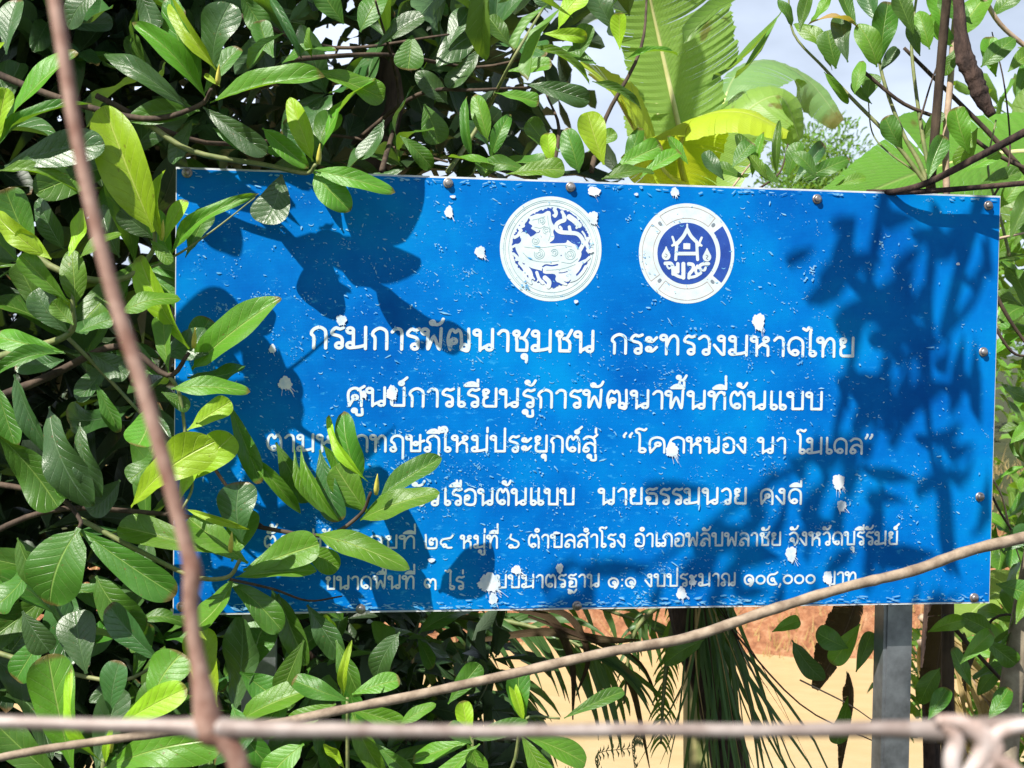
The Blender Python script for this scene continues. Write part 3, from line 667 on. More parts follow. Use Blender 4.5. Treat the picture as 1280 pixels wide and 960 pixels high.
def house(X, Y):
    s_ = strokes_f(X, Y, [(30, [(376,420),(410,385)]), (30, [(400,390),(440,345),(472,285)]), (30, [(472,285),(505,345),(548,390)]), (16, [(472,290),(472,245)]), (30, [(548,390),(568,420)]),
        (26, [(384,400),(378,480),(374,545)]), (26, [(554,400),(558,480),(562,545)]), (30, [(388,494),(552,494)]), (20, [(345,425),(362,410),(356,380),(346,352)]), (20, [(594,425),(578,410),(584,385),(596,358)]),
        (14, [(292,440),(292,470)]), (14, [(642,455),(642,480)]),
        (30, [(285,578),(330,578),(348,600)]), (30, [(348,600),(352,640),(352,668)]), (16, [(300,600),(315,622),(330,615)]), (30, [(392,582),(392,650)]), (26, [(352,664),(400,690),(444,700)]), (34, [(440,582),(440,700)]), (20, [(372,612),(372,660)]),
        (30, [(486,582),(520,590),(524,625),(494,665)]), (28, [(490,670),(488,702)]), (24, [(488,700),(540,690),(585,665)]), (28, [(655,580),(605,584),(575,608),(590,632)]), (22, [(590,632),(620,636),(630,615)]), (24, [(560,600),(545,640),(560,670),(590,660)])], to_s)
    w0, w1 = to_s(440, 405), to_s(498, 457)
    s_ = np.maximum(s_, np.minimum.reduce([X - w0[0], w1[0] - X, w0[1] - Y, Y - w1[1]]))
    for (x, y) in ((292, 512), (642, 524)):
        q = to_s(x, y); top = to_s(x, y - 78)
        d = np.hypot(X - q[0], Y - q[1]); s_ = np.maximum(s_, 37 * K - d)
        tri = [(x - 32, y - 18), (x, y - 80), (x + 32, y - 18)]
        s_ = np.maximum(s_, poly_field(X, Y, [tuple(to_s(*p)) for p in tri]))
    return s_
layer('house_figure', house, 0.0022, M_white)
layer('drop_line', lambda X, Y: strokes_f(X, Y, [(5, [(285,495),(300,505),(290,525),(278,515)]), (5, [(632,505),(650,515),(636,535),(650,545)])], to_s), 0.0027, M_grey)

# bird droppings: blob with splash tails down and to the right
def splat(px, py, rx, ry, tails, ang=-1.1):
    c = sgn(px, py); pxm = 0.00116; st = 0.0006
    Rm = (max(rx, ry) * 3.2 + 6) * pxm
    X, Y = np.meshgrid(np.arange(c[0] - Rm, c[0] + Rm, st), np.arange(c[1] - Rm, c[1] + Rm, st))
    x = (X - c[0]) / (rx * pxm); y = (Y - c[1]) / (ry * pxm); a = np.arctan2(y, x)
    p1, p2 = random.uniform(0, 6), random.uniform(0, 6)
    Fd = (1 + 0.10 * np.sin(3 * a + p1) + 0.06 * np.sin(7 * a + p2) + 0.04 * np.sin(13 * a + p1 * 3) + 0.06 * np.sin(23 * a + p1) * (np.sin(a) < 0) - np.hypot(x, y)) * min(rx, ry) * pxm
    for k in range(int(tails * 1.1)):
        t = ang + random.uniform(-0.5, 0.5); l = random.uniform(1.0, 1.7) + random.random() ** 3 * 1.2; s0 = random.uniform(-0.6, 0.6)
        a0 = (c[0] + rx * pxm * (math.cos(t) * 0.5 + s0 * 0.7), c[1] + ry * pxm * (math.sin(t) * 0.5 + s0 * 0.1))
        a1 = (c[0] + rx * pxm * (math.cos(t) * l + s0), c[1] + ry * pxm * math.sin(t) * l)
        wdt = random.uniform(0.22, 0.5) * pxm * (1.5 - 0.4 * l)
        Fd = np.maximum(Fd, max(wdt, 0.0002) - seg_dist(X, Y, [a0, a1]))
    cut = np.sin(X * 2100 + 3 * np.sin(Y * 900)) * np.sin(Y * 1700 + px)
    if False: Fd = np.where((np.hypot(x, y) > 0.55) & (cut > 0.25), -abs(Fd) - 1e-4, Fd)
    # keep on the panel
    Fd = np.minimum.reduce([Fd, X - 0.001, SWD - 0.001 - X, -Y - 0.001, Y + SHT - 0.001])
    V, Fc = field_mesh(Fd, X[0, 0], Y[0, 0], st, 0.0018)
    if Fc: link('bird_dropping', mesh_np('bird_dropping', V, Fc, None, False), M_drop, sign)
for a in ((561,265,5.5,8,1),(600,315,7,8,5),(741,272,7,9,5),(427,400,7,7,2),(341,436,4.5,6,1),(357,479,9,9,9),(948,402,9,12,11),(840,562,9,10,10),(1048,602,9,11,11),(1052,632,7,8,5),
          (989,692,8,11,8),(852,741,7,9,6),(742,239,9,6,5),(490,491,7,10,4),(612,728,15,13,14),(617,748,6,8,4),(1035,722,7,9,6),(843,240,6,6,7),(738,314,4,2.6,0),(720,377,3,2.5,0),(696,666,5,2,0),(700,710,5,7,0),
          (866,727,5,5,4),(455,493,4,5,2),(1197,330,3,2,0),(566,246,4,2,0),(905,492,2.5,3,0),(795,243,3,2,0),(540,700,5,3,0),(646,712,7,6,8)):
    splat(a[0], a[1], a[2] * .86, a[3] * .86, a[4])

# lost flecks of print, hundreds of them
mb = MB()
def fleck(x, y, l, w, a, k):
    ca, sa = math.cos(a), math.sin(a); n = 5
    pts = []
    for i in range(n):
        t = 2 * math.pi * i / n + random.uniform(-0.5, 0.5)
        px_, py_ = math.cos(t) * l * random.uniform(0.5, 1), math.sin(t) * w * random.uniform(0.5, 1)
        xx = x + px_ * ca - py_ * sa; yy = y + px_ * sa + py_ * ca
        if not (0.001 < xx < SWD - 0.001 and -SHT + 0.001 < yy < -0.001): return
        pts.append(S(xx, yy, 0.00035 + 0.0000003 * k))
    mb.add(pts, [tuple(range(n))])
k = 0
CL = [(random.uniform(0, SWD), random.random(), random.uniform(.006, .035)) for _ in range(170)]
while k < 4600:
    x = random.uniform(0, SWD); t = random.random()
    if random.random() < 0.55:
        cl = random.choice(CL); x = cl[0] + random.gauss(0, cl[2] * 1.6); t = cl[1] + random.gauss(0, cl[2] * 1.1)
        if not (0 < x < SWD and 0 < t < 1): continue
    y = -SHT * t
    left = 1 - x / SWD
    dens = 0.13 + 0.75 * (t ** 1.3) * (0.35 + left) + 0.28 * left
    if random.random() > dens: continue
    k += 1
    l = random.lognormvariate(math.log(0.0019), 0.55); w = l * random.uniform(0.18, 0.5)
    if random.random() < 0.6: a = R(random.gauss(-28, 16)); w *= 0.8
    else: a = random.uniform(0, 6.28); l *= 0.7
    fleck(x, y, min(l, 0.012), min(w, 0.0016), a, k)
    if random.random() < 0.12:
        for q in range(5): fleck(x + random.gauss(0, 0.006), y + random.gauss(0, 0.004), l * 0.5, w, random.uniform(0, 6), k)
# the frayed lower and upper rim
for q in range(420):
    x = random.uniform(0, SWD); y = -SHT + abs(random.gauss(0, 0.005)) + 0.0015 if random.random() < 0.75 else -abs(random.gauss(0, 0.003)) - 0.0015
    fleck(x, y, random.uniform(0.002, 0.009), random.uniform(0.0006, 0.002), random.gauss(0, 0.2), 5300 + q)
tag(mb.build('worn_fleck', M_fleck, sign, False), kind='stuff')
# little water crescents
mb = MB()
for q in range(170):
    x = random.uniform(0.02, SWD - 0.02); y = -SHT * random.uniform(0.03, 0.98); r = random.uniform(0.0014, 0.0038)
    V = []; a0 = random.uniform(3.0, 3.6); sp_ = random.uniform(2.4, 3.4); n = 8
    for i in range(n + 1):
        a = a0 + sp_ * i / n; w_ = 0.0007 * math.sin(math.pi * i / n) + 0.0001
        V.append(S(x + (r + w_) * math.cos(a), y + (r + w_) * math.sin(a) * 0.7, 0.0007)); V.append(S(x + (r - w_) * math.cos(a), y + (r - w_) * math.sin(a) * 0.7, 0.0007))
    mb.add(V, [(2 * i, 2 * i + 1, 2 * i + 3, 2 * i + 2) for i in range(n)])
tag(mb.build('drip_ring', M_fleck, sign, False), kind='stuff')

# ================================================================== plants
def leaf_mesh(kind, nu=4, nv=8, fold=0.22, curl=0.12, wave=0.03, twist=0.0, shape=0, seed=0):
    """unit leaf: stalk at the origin, tip at (0,1,0); width 1; uv.x across, uv.y along"""
    rs = random.Random(seed); V = []; uv = []; Fc = []
    ph = rs.uniform(0, 6); ph2 = rs.uniform(0, 6); side_bend = rs.uniform(-0.05, 0.05)
    rows = [0.0, 0.045] + [0.045 + 0.955 * math.sin(math.pi / 2 * ((i + 1) / nv) ** 0.9) for i in range(nv)]
    for j, t in enumerate(rows):
        tt = max(0, (t - 0.045) / 0.955)
        if shape == 0: w = (tt ** 0.72) * ((1 - tt) ** 0.42) * 1.53 * (0.55 + 0.45 * tt)      # obovate
        elif shape == 1: w = (tt ** 0.60) * ((1 - tt) ** 0.62) * 1.56 * (0.85 + 0.2 * tt)     # elliptic
        else: w = (tt ** 0.75) * ((1 - tt) ** 0.8) * 1.78                                     # narrow pointed
        w = min(w, 1.0) * 0.5
        w = max(w, 0.028 if t < 0.06 else 0.0)
        zc = curl * 4 * t * (1 - t) * (1 if curl > 0 else 1)
        tw = twist * (t - 0.3)
        for i in range(nu + 1):
            s = 2 * i / nu - 1
            x = s * w; z = fold * abs(x) * (1 - 0.35 * abs(s)) * 1.2
            z += wave * math.sin(t * 11 + ph + (0 if s > 0 else 2.1)) * s * s * (1 if 0.1 < t < 0.97 else 0)
            xx = x * math.cos(tw) - z * math.sin(tw); zz = x * math.sin(tw) + z * math.cos(tw)
            V.append((xx + side_bend * math.sin(math.pi * t), t, zz + zc)); uv.append(((s + 1) / 2, t))
    n = nu + 1
    for j in range(len(rows) - 1):
        for i in range(nu): Fc.append((j * n + i, j * n + i + 1, (j + 1) * n + i + 1, (j + 1) * n + i))
    return V, uv, Fc
VARS = []
for q in range(10):
    VARS.append(leaf_mesh('h', 8, 16, fold=[0.22, 0.14, 0.30, 0.08, 0.20, 0.28, 0.12, 0.36, 0.18, 0.2][q], curl=[0.06, 0.12, -0.05, 0.16, 0.02, 0.10, -0.10, 0.05, 0.20, 0.09][q],
                          wave=[0.015, 0.03, 0.02, 0.04, 0.03, 0.02, 0.045, 0.02, 0.03, 0.035][q], twist=[0, .3, -.3, .5, -.5, .2, .6, -.2, 0, -.6][q], shape=[0, 1, 0, 1, 0, 1, 0, 1, 2, 0][q], seed=q))
NARROW = leaf_mesh('n', 6, 12, 0.4, 0.18, 0.03, 0.4, 2, 33)
LOWV = [leaf_mesh('l', 2, 4, f, c, 0.03, tw, s, 50 + i) for i, (f, c, tw, s) in enumerate([(0.3, 0.1, 0.3, 0), (0.2, -0.08, -0.3, 1), (0.4, 0.15, 0.5, 1), (0.25, 0.05, -0.5, 0)])]
CACHE = {}
def leaf_me(var, mk):
    if (var, mk) not in CACHE:
        V, uv, Fc = NARROW if var == 'n' else (LOWV[var - 100] if var >= 100 else VARS[var])
        me = mesh_np('leaf', V, Fc, uv); me.materials.append(LM[mk]); CACHE[(var, mk)] = me
    return CACHE[(var, mk)]
def leaf_frame(B, T, w, nrm):
    y = T - B; ln = y.length; y = y / ln
    z = (nrm - y * nrm.dot(y))
    if z.length < 1e-4: z = y.orthogonal()
    z.normalize(); x = y.cross(z)
    return Matrix(((x.x * w, y.x * ln, z.x * ln, B.x), (x.y * w, y.y * ln, z.y * ln, B.y), (x.z * w, y.z * ln, z.z * ln, B.z), (0, 0, 0, 1)))
def leaf(tree, B, T, w, nrm, mk='M', var=None, name='leaf'):
    if var is None: var = random.randrange(10)
    o = link(name, leaf_me(var, mk), None, tree)
    o.matrix_world = leaf_frame(B, T, w, nrm)
    # matrix_world is not yet evaluated: write it through the parent inverse
    o.matrix_parent_inverse = Matrix.Identity(4)
    o.matrix_basis = Matrix.Translation(-Vector(tree.location)) @ leaf_frame(B, T, w, nrm)
    COUNT[tree.name] = COUNT.get(tree.name, 0) + 1
    return o
COUNT = {}
LB = [(np.array(V), np.array(uv), Fc) for V, uv, Fc in LOWV]
class Mass:
    def __init__(s): s.V = []; s.U = []; s.F = []; s.n = 0
    def add(s, B, T, w, nrm, var=None):
        V, uv, Fc = LB[random.randrange(4) if var is None else var]
        Mx = np.array(leaf_frame(B, T, w, nrm)); s.V.append(V @ Mx[:3, :3].T + Mx[:3, 3]); s.U.append(uv)
        s.F.append(np.array(Fc) + s.n); s.n += len(V)
    def build(s, name, mat, parent):
        V = np.concatenate(s.V); U = np.concatenate(s.U); Fq = np.concatenate(s.F)
        me = bpy.data.meshes.new(name); me.vertices.add(len(V)); me.vertices.foreach_set('co', V.astype(np.float32).ravel())
        me.loops.add(Fq.size); me.loops.foreach_set('vertex_index', Fq.astype(np.int32).ravel())
        me.polygons.add(len(Fq)); me.polygons.foreach_set('loop_start', np.arange(0, Fq.size, 4, dtype=np.int32))
        l = me.uv_layers.new(name='uv'); l.data.foreach_set('uv', U[Fq.ravel()].astype(np.float32).ravel())
        me.polygons.foreach_set('use_smooth', [True] * len(Fq)); me.update(calc_edges=True); me.validate()
        return tag(link(name, me, mat, parent), kind='stuff')
def rv(s=1.0): return Vector((random.gauss(0, s), random.gauss(0, s), random.gauss(0, s)))
UP = Vector((0, 0, 1)); TOCAM = Vector((0, -1, 0))
def limb(parent, pts, r0, r1, mat=None, name='branch', n=7, rough=0.08):
    sp = [Vector(p) for p in spline([tuple(p) for p in pts], 5)]; m_ = len(sp)
    mb = MB(); mb.tube(sp, [r0 + (r1 - r0) * i / (m_ - 1) for i in range(m_)], n, rough=rough)
    return mb.build(name, mat or M_bark, parent)
def bud(tree, px, py, d, length=26, w=7, dx=2):
    B = P(px, py, d); T = P(px + dx, py - length, d - 0.01); mb = MB()
    pts = [B.lerp(T, t) for t in (0, 0.25, 0.55, 0.85, 1)]; r = w / F_PX * d / 2
    mb.tube(pts, [r * 0.7, r, r * 0.8, r * 0.35, r * 0.05], 7); mb.build('bud', M_bud, tree)
OS = 1.0
def hero(tree, rows, base_d=None, off=(0.04, 0.16)):
    """rows: base px,py, tip px,py, width px, kind [, depth offset in front of the sign plane, normal hint]"""
    for rw in rows:
        bx, by, tx, ty, w, mk = rw[:6]
        o = rw[6] if len(rw) > 6 else random.uniform(*off)
        o = o * (OS * 0.72 if tree.name == 'jackfruit_tree' and bx > 215 else OS)
        d = (base_d if base_d else sdep(bx, by)) - o
        ln = math.hypot(tx - bx, ty - by) / F_PX * d
        dz = random.uniform(-0.30, 0.22) * ln
        if len(rw) > 7: dz = rw[7] * ln
        Bp = P(bx, by, d); Tp = P(tx, ty, d - dz)
        k = {'M': (0.85, 0.40), 'B': (0.9, 0.15), 'G': (0.8, 0.50), 'Y': (0.9, 0.2), 'D': (0.3, 0.9)}[mk]
        nr = TOCAM * k[0] + UP * k[1] + Vector((-0.25, 0, 0)) + rv(0.16)
        ww = w / F_PX * d * 1.30
        asp = ww / 1.2 / max(ln, 1e-4)
        var = random.choice([8, 'n']) if asp < 0.28 else random.choice([1, 3, 5, 7, 0, 4]) if asp < 0.45 else random.choice([0, 2, 4, 1, 6, 9])
        leaf(tree, Bp, Tp, ww * random.uniform(.92, 1.1) * (1.13 if tree.name == 'jackfruit_tree' and w > 20 else 1), nr, mk, var)
def rosette(tree, c, axis, n, size, kinds, mass=None, young=0, spread=(35, 95)):
    axis = axis.normalized(); a = axis.orthogonal().normalized(); b_ = axis.cross(a); a0 = random.uniform(0, 6.28)
    for i in range(n + young):
        y_ = i >= n
        th = R(random.uniform(*spread)) if not y_ else R(random.uniform(4, 22))
        ph = a0 + i * 2.4 + random.uniform(-0.3, 0.3)
        d = axis * math.cos(th) + (a * math.cos(ph) + b_ * math.sin(ph)) * math.sin(th)
        d = (d + Vector((0, 0, -0.15))).normalized()
        ln = size * random.uniform(0.65, 1.15) * (0.6 if y_ else 1)
        B = c - axis * (0.02 * random.random()); T = B + d * ln
        nr = axis + UP * 0.5 + rv(0.2)
        if mass is not None: mass.add(B, T, ln * random.uniform(0.46, 0.62), nr)
        else: leaf(tree, B, T, ln * random.uniform(0.46, 0.62) * (0.7 if y_ else 1), nr, 'Y' if y_ else random.choice(kinds))

# ------------------------------------------------------------------ 1. broad-leaved tree on the left, in front of the sign's left edge
ta = empty('jackfruit_tree', Vector((-0.95, 1.55, 0)), 'big leafy tree with yellow-green young shoots overlapping the left end of the blue sign', 'tree')
limb(ta, [(-0.95, 1.55, -0.02), (-0.93, 1.57, 0.5), (-0.88, 1.62, 1.0), (-0.82, 1.66, 1.5), (-0.78, 1.72, 2.1), (-0.7, 1.85, 2.8)], 0.045, 0.018, name='trunk', n=10)
H_A = [
 # upper left
 (0,168,98,66,56,'G',.30),(-4,185,116,130,24,'M',.30),(6,209,131,180,54,'B',.32),(-2,214,102,246,26,'G',.34),(8,68,22,0,34,'B',.2),(2,140,6,52,15,'Y',.33),(-6,190,8,110,26,'Y',.35),
 (192,290,130,132,64,'Y',.30,.05),(202,300,207,212,22,'Y',.28),(206,302,232,250,24,'Y',.27),(196,300,150,262,34,'B',.2),(214,320,324,242,22,'G',.22,.35),(188,300,214,330,20,'G',.25),
 (46,322,6,236,50,'M',.32),(58,322,-6,266,28,'Y',.36),(80,312,48,248,32,'B',.26),(86,320,102,260,30,'Y',.33),(100,322,152,292,24,'G',.34),(150,322,128,256,34,'B',.22),(64,324,20,290,24,'Y',.37),
 (215,325,190,262,32,'G',.2),(232,322,262,262,30,'M',.16),
 # rosette at 262,125
 (258,124,165,28,32,'G',.22),(252,114,212,-6,48,'M',.18),(271,88,214,-4,26,'Y',.26),(266,92,288,4,52,'B',.2),(263,129,406,96,38,'G',.26,.1),(236,136,130,68,30,'B',.16),(275,108,256,93,9,'Y',.27),(298,112,313,94,10,'Y',.27),
 (254,134,334,192,32,'B',.22),(266,160,330,196,22,'M',.2),(328,160,386,210,26,'G',.22),(250,138,160,150,34,'M',.12),(240,150,215,205,34,'B',.1),(255,118,300,60,34,'M',.12),
 # rosette at 392,210
 (391,202,362,122,28,'Y',.22),(397,205,470,98,60,'G',.13,.05),(384,84,480,124,34,'G',.2),(392,213,494,241,28,'G',.24),(392,215,438,264,38,'G',.22),(352,218,330,280,52,'B',.16,.1),(382,206,356,150,26,'B',.14),(386,212,330,186,26,'G',.18),(395,204,420,140,34,'M',.15),
 (335,-6,378,76,17,'B',.2),(342,72,324,26,28,'M',.2),(390,72,386,34,14,'G',.2),(352,80,422,64,26,'M',.16),(124,-12,86,36,38,'B',.3),(300,-10,330,40,34,'M',.1),(170,-14,190,40,40,'B',.15),
 # rosette at 238,440
 (237,436,174,320,42,'Y',.30,.1),(240,462,352,373,44,'G',.26,.2),(202,442,292,424,46,'B',.18),(214,486,313,490,32,'G',.27),(234,472,306,460,36,'M',.22),(202,490,236,512,22,'M',.2),(211,466,204,394,28,'G',.25),(150,392,226,374,30,'G',.32),
 (92,406,66,376,26,'G',.34),(86,378,26,318,28,'G',.32),(95,382,90,312,38,'G',.30),(62,402,22,328,32,'M',.26),(86,416,44,362,40,'B',.28),(82,442,-6,468,22,'M',.3),(80,440,-6,420,30,'G',.32),(96,416,142,398,26,'M',.33),(236,446,262,398,40,'M',.16),
 (80,450,20,455,30,'B',.25),(110,440,160,470,34,'B',.24),(140,440,96,500,34,'B',.2),(205,470,150,430,34,'M',.2),
 (186,508,172,558,62,'G',.28,.1),(18,468,64,568,32,'B',.22),(62,508,116,634,46,'B',.26),(100,528,126,622,32,'B',.28),(-4,543,72,634,50,'M',.26),(62,588,92,618,32,'G',.3),(120,480,150,540,28,'M',.2),(-6,480,20,560,40,'M',.2),
 # young bright cluster at 225,600
 (234,538,289,502,32,'Y',.30),(230,604,291,544,50,'Y',.27),(164,634,269,552,56,'Y',.34,.15),(224,628,251,572,28,'Y',.3),(286,504,326,604,30,'M',.2),(310,566,376,642,22,'G',.24),(345,553,386,628,42,'M',.20),(368,556,416,642,18,'G',.24),
 (303,678,300,602,56,'B',.26,.0),(150,600,110,640,40,'B',.25),(200,560,160,600,36,'M',.22),
 # rosette over the writing at 455,645
 (460,602,411,518,17,'Y',.26),(452,604,430,514,38,'M',.22),(460,642,419,582,48,'G',.26,.05),(474,622,552,572,32,'M',.24),(450,650,550,616,40,'G',.27,.2),(376,558,424,652,17,'G',.24),(400,562,424,652,36,'B',.2),(404,556,434,606,26,'G',.22),(395,668,512,712,34,'G',.27,.25),(455,640,392,600,30,'M',.18),
 # rosette at 290,715
 (272,692,148,658,42,'G',.30),(310,704,236,648,42,'G',.32),(304,713,399,680,48,'G',.28,.1),(294,722,396,714,28,'G',.30),(290,702,312,636,42,'G',.24),(292,724,246,784,56,'G',.28),(285,726,352,788,38,'M',.24),(348,742,384,832,34,'M',.2),(384,756,427,822,42,'B',.2),(378,684,424,710,36,'G',.24),(232,636,312,662,14,'Y',.33),(340,738,356,786,38,'B',.2),
 # lower left
 (99,660,62,756,82,'M',.30,.0),(98,660,220,744,52,'M',.26),(22,672,58,742,30,'M',.2),(28,764,62,814,42,'B',.24),(108,842,94,764,52,'B',.26),(202,828,136,756,42,'B',.26),(120,720,180,790,50,'M',.15),(60,790,20,850,40,'M',.15),(40,700,-10,760,50,'M',.2),
 (312,842,332,776,50,'M',.2),(292,892,302,772,60,'B',.26,.0),(272,884,248,786,46,'Y',.30),(298,902,398,860,42,'G',.28),(424,812,406,768,20,'Y',.24),(430,850,446,912,34,'M',.2),
]
OS = 0.48
hero(ta, H_A)
OS = 1.0
for q in ((272,106),(398,205),(202,300),(242,435),(470,618),(8,150),(288,690),(90,316)): bud(ta, q[0], q[1], sdep(q[0], q[1]) - 0.13)
def pbranch(tree, pts, offs, r0, r1, mat=None, name='branch'):
    limb(tree, [P(x + random.uniform(-3, 3), y + random.uniform(-3, 3), sdep(x, y) - o * (0.48 if tree is ta else 1)) for (x, y), o in zip(pts, offs)], r0 * 0.7, r1 * 0.8, mat, name)
pbranch(ta, [(-60,520),(60,470),(150,430),(212,470),(238,440)], [.1,.15,.2,.22,.25], .009, .003, M_bark)
pbranch(ta, [(-80,470),(20,440),(85,420),(90,385),(86,330)], [.1,.18,.26,.3,.3], .008, .003, M_twig)
pbranch(ta, [(-60,230),(60,330),(150,350),(190,320),(196,285)], [.1,.15,.2,.22,.27], .008, .003, M_twig)
pbranch(ta, [(-80,60),(60,120),(180,150),(250,134),(262,112)], [.0,.05,.1,.15,.22], .008, .003)
pbranch(ta, [(180,150),(240,190),(330,205),(380,216),(394,204)], [.08,.1,.12,.16,.2], .006, .003, M_twig)
pbranch(ta, [(212,470),(222,495),(236,560),(240,610),(226,640)], [.22,.2,.2,.22,.26], .004, .002, M_twig)
pbranch(ta, [(-60,690),(60,640),(180,640),(300,655),(400,668),(452,645),(466,618)], [.1,.12,.1,.12,.16,.2,.24], .006, .0025, M_bark)
pbranch(ta, [(255,560),(270,590),(310,640),(330,660)], [.18,.15,.12,.12], .0035, .0025, M_bark)
pbranch(ta, [(100,650),(180,690),(240,720),(285,722),(300,700)], [.12,.15,.2,.25,.27], .005, .003, M_twig)
pbranch(ta, [(285,722),(340,735),(385,752),(430,748)], [.22,.18,.16,.15], .003, .0015, M_bark)
pbranch(ta, [(-60,600),(60,620),(100,650),(98,664)], [.1,.15,.2,.3], .006, .0025, M_bark)
pbranch(ta, [(-60,800),(40,830),(140,850),(200,830)], [.0,.05,.1,.2], .006, .0025, M_twig)
pbranch(ta, [(85,420),(130,470),(180,520),(186,510)], [.2,.2,.2,.26], .004, .002, M_twig)
pbranch(ta, [(150,350),(215,325),(262,290),(320,245)], [.2,.2,.2,.2], .003, .001, M_twig)
# filler behind the hero leaves, left of the panel
def behind(tree, n, xr, yr, dr, size, kinds, young=0.1):
    for q in range(n):
        x, y = random.uniform(*xr), random.uniform(*yr); d = sdep(x, y) - random.uniform(*dr)
        rosette(tree, P(x, y, d), Vector((random.gauss(0.1, .5), -0.5 + random.gauss(0, .4), 0.5 + random.gauss(0, .4))), random.randint(4, 6), size, kinds, None, 1 if random.random() < young else 0)
behind(ta, 12, (-70, 190), (-60, 960), (-0.20, -0.04), 0.165, 'MB')
print('leaves a', COUNT[ta.name])
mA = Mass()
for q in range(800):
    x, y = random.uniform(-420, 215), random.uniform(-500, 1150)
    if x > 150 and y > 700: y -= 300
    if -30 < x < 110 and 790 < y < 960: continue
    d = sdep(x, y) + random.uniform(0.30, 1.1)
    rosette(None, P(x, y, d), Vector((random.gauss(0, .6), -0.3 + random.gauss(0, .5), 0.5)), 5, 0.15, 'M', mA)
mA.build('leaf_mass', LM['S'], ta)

# shoot at the lower left edge, and others below the sign
tb = empty('young_shoot', P(130, 1040, 1.36), 'bright rosette with yellow-green leaves at the bottom left behind the wire crossing', 'plant', 'leafy shoots below the sign')
hero(tb, [(92,965,60,818,62,'G',.05,.0),(128,952,90,834,25,'Y',.10),(138,892,150,826,52,'B',.0),(188,884,228,816,62,'G',.02),(146,908,234,860,42,'Y',.08,.1),(130,962,278,924,64,'G',.08,.1),(132,955,142,905,14,'Y',.1),(120,965,150,860,50,'B',-.05),(80,980,-5,905,50,'M',.0),(170,920,200,850,44,'M',-.04)], 1.36)
limb(tb, [P(132, 1200, 1.4), P(125, 1060, 1.38), P(130, 950, 1.28)], .006, .003, M_twig, 'stem')
bud(tb, 138, 940, 1.27)
tc_ = empty('young_shoot', P(590, 1040, 1.6), 'small leafy shoot with one bright yellow-green leaf under the middle of the sign', 'plant', 'leafy shoots below the sign')
hero(tc_, [(588,928,578,876,30,'Y'),(588,926,516,950,32,'G'),(590,924,660,902,28,'M'),(652,918,732,954,42,'G'),(655,902,638,848,16,'Y'),(656,904,648,834,34,'M'),(590,930,560,905,26,'M'),(584,930,600,970,34,'G'),(705,898,780,864,26,'M'),(600,930,540,990,30,'G'),(652,920,690,985,34,'G')], 1.58)
limb(tc_, [P(600, 1150, 1.6), P(595, 1000, 1.58), P(590, 922, 1.55)], .004, .002, M_twig, 'stem')
limb(tc_, [P(595, 1020, 1.58), P(640, 960, 1.56), P(655, 900, 1.54), P(700,898,1.54)], .003, .0015, M_twig, 'stem')
td = empty('young_shoot', P(450, 1040, 1.6), 'low shoot with pale green leaves just right of the wire crossing', 'plant', 'leafy shoots below the sign')
hero(td, [(432,884,506,908,34,'G'),(436,876,366,850,34,'M'),(430,870,440,800,16,'Y'),(440,890,480,968,34,'G'),(420,880,360,910,36,'G'),(440,868,500,850,30,'G'),(430,960,405,930,22,'Y'),(500,905,545,880,20,'G'),(380,930,330,985,42,'G'),(470,930,520,975,30,'M')], 1.58)
limb(td, [P(440, 1150, 1.6), P(435, 1000, 1.58), P(434, 872, 1.55)], .004, .002, M_twig, 'stem')

# ------------------------------------------------------------------ 2. dark canopy behind the sign's top, left and centre
te = empty('dark_tree', Vector((-0.45, 2.35, 0)), 'dark dense tree behind the top edge of the sign, left and centre', 'tree')
limb(te, [(-0.45, 2.35, -0.05), (-0.42, 2.35, 0.8), (-0.35, 2.3, 1.5), (-0.2, 2.25, 2.2), (0, 2.2, 3.0)], 0.07, 0.02, name='trunk', n=10)
H_E = [(515,44,510,88,44,'M'),(632,218,706,211,30,'G',-.03),(755,206,734,140,44,'Y',-.02,.0),(724,216,708,160,38,'M',-.05),(691,206,685,166,26,'Y',-.06),(765,212,827,182,30,'G',-.06),(752,224,818,216,24,'M',-.03),(610,176,594,118,27,'G',-.1),
 (654,104,737,126,32,'B',-.1),(618,116,674,128,22,'G',-.08),(775,62,774,16,30,'Y',-.1),(782,74,848,70,14,'G',-.1),(740,102,802,138,18,'M',-.1),(664,58,737,106,20,'G',-.12),(690,12,672,-10,26,'B',-.12),(698,36,730,-8,34,'Y',-.12),(678,42,734,46,20,'Y',-.12),
 (590,200,584,120,18,'M',-.08),(640,210,560,196,22,'G',-.05),(700,190,660,150,30,'M',-.1),(660,215,600,205,24,'M',-.04),(770,40,740,-20,40,'B',-.15),(745,80,700,60,34,'M',-.12),(720,80,735,30,34,'M',-.13),
 (560,60,590,10,40,'B',-.15),(600,60,560,110,36,'B',-.15),(530,130,548,180,40,'M',-.15),(560,130,520,90,34,'B',-.18),(500,170,540,210,30,'M',-.1),(640,60,610,20,34,'M',-.15),(630,90,690,80,30,'G',-.12),(780,215,800,160,28,'M',-.1),(800,222,850,190,26,'G',-.05),
 (860,205,835,170,24,'G',-.08),(735,190,770,165,26,'G',-.08),(450,40,480,-10,40,'M',-.1),(470,60,530,20,34,'B',-.12),(430,30,400,-15,40,'M',-.1),(480,150,450,200,36,'B',-.12)]
hero(te, H_E, None, (-.2, -.06))
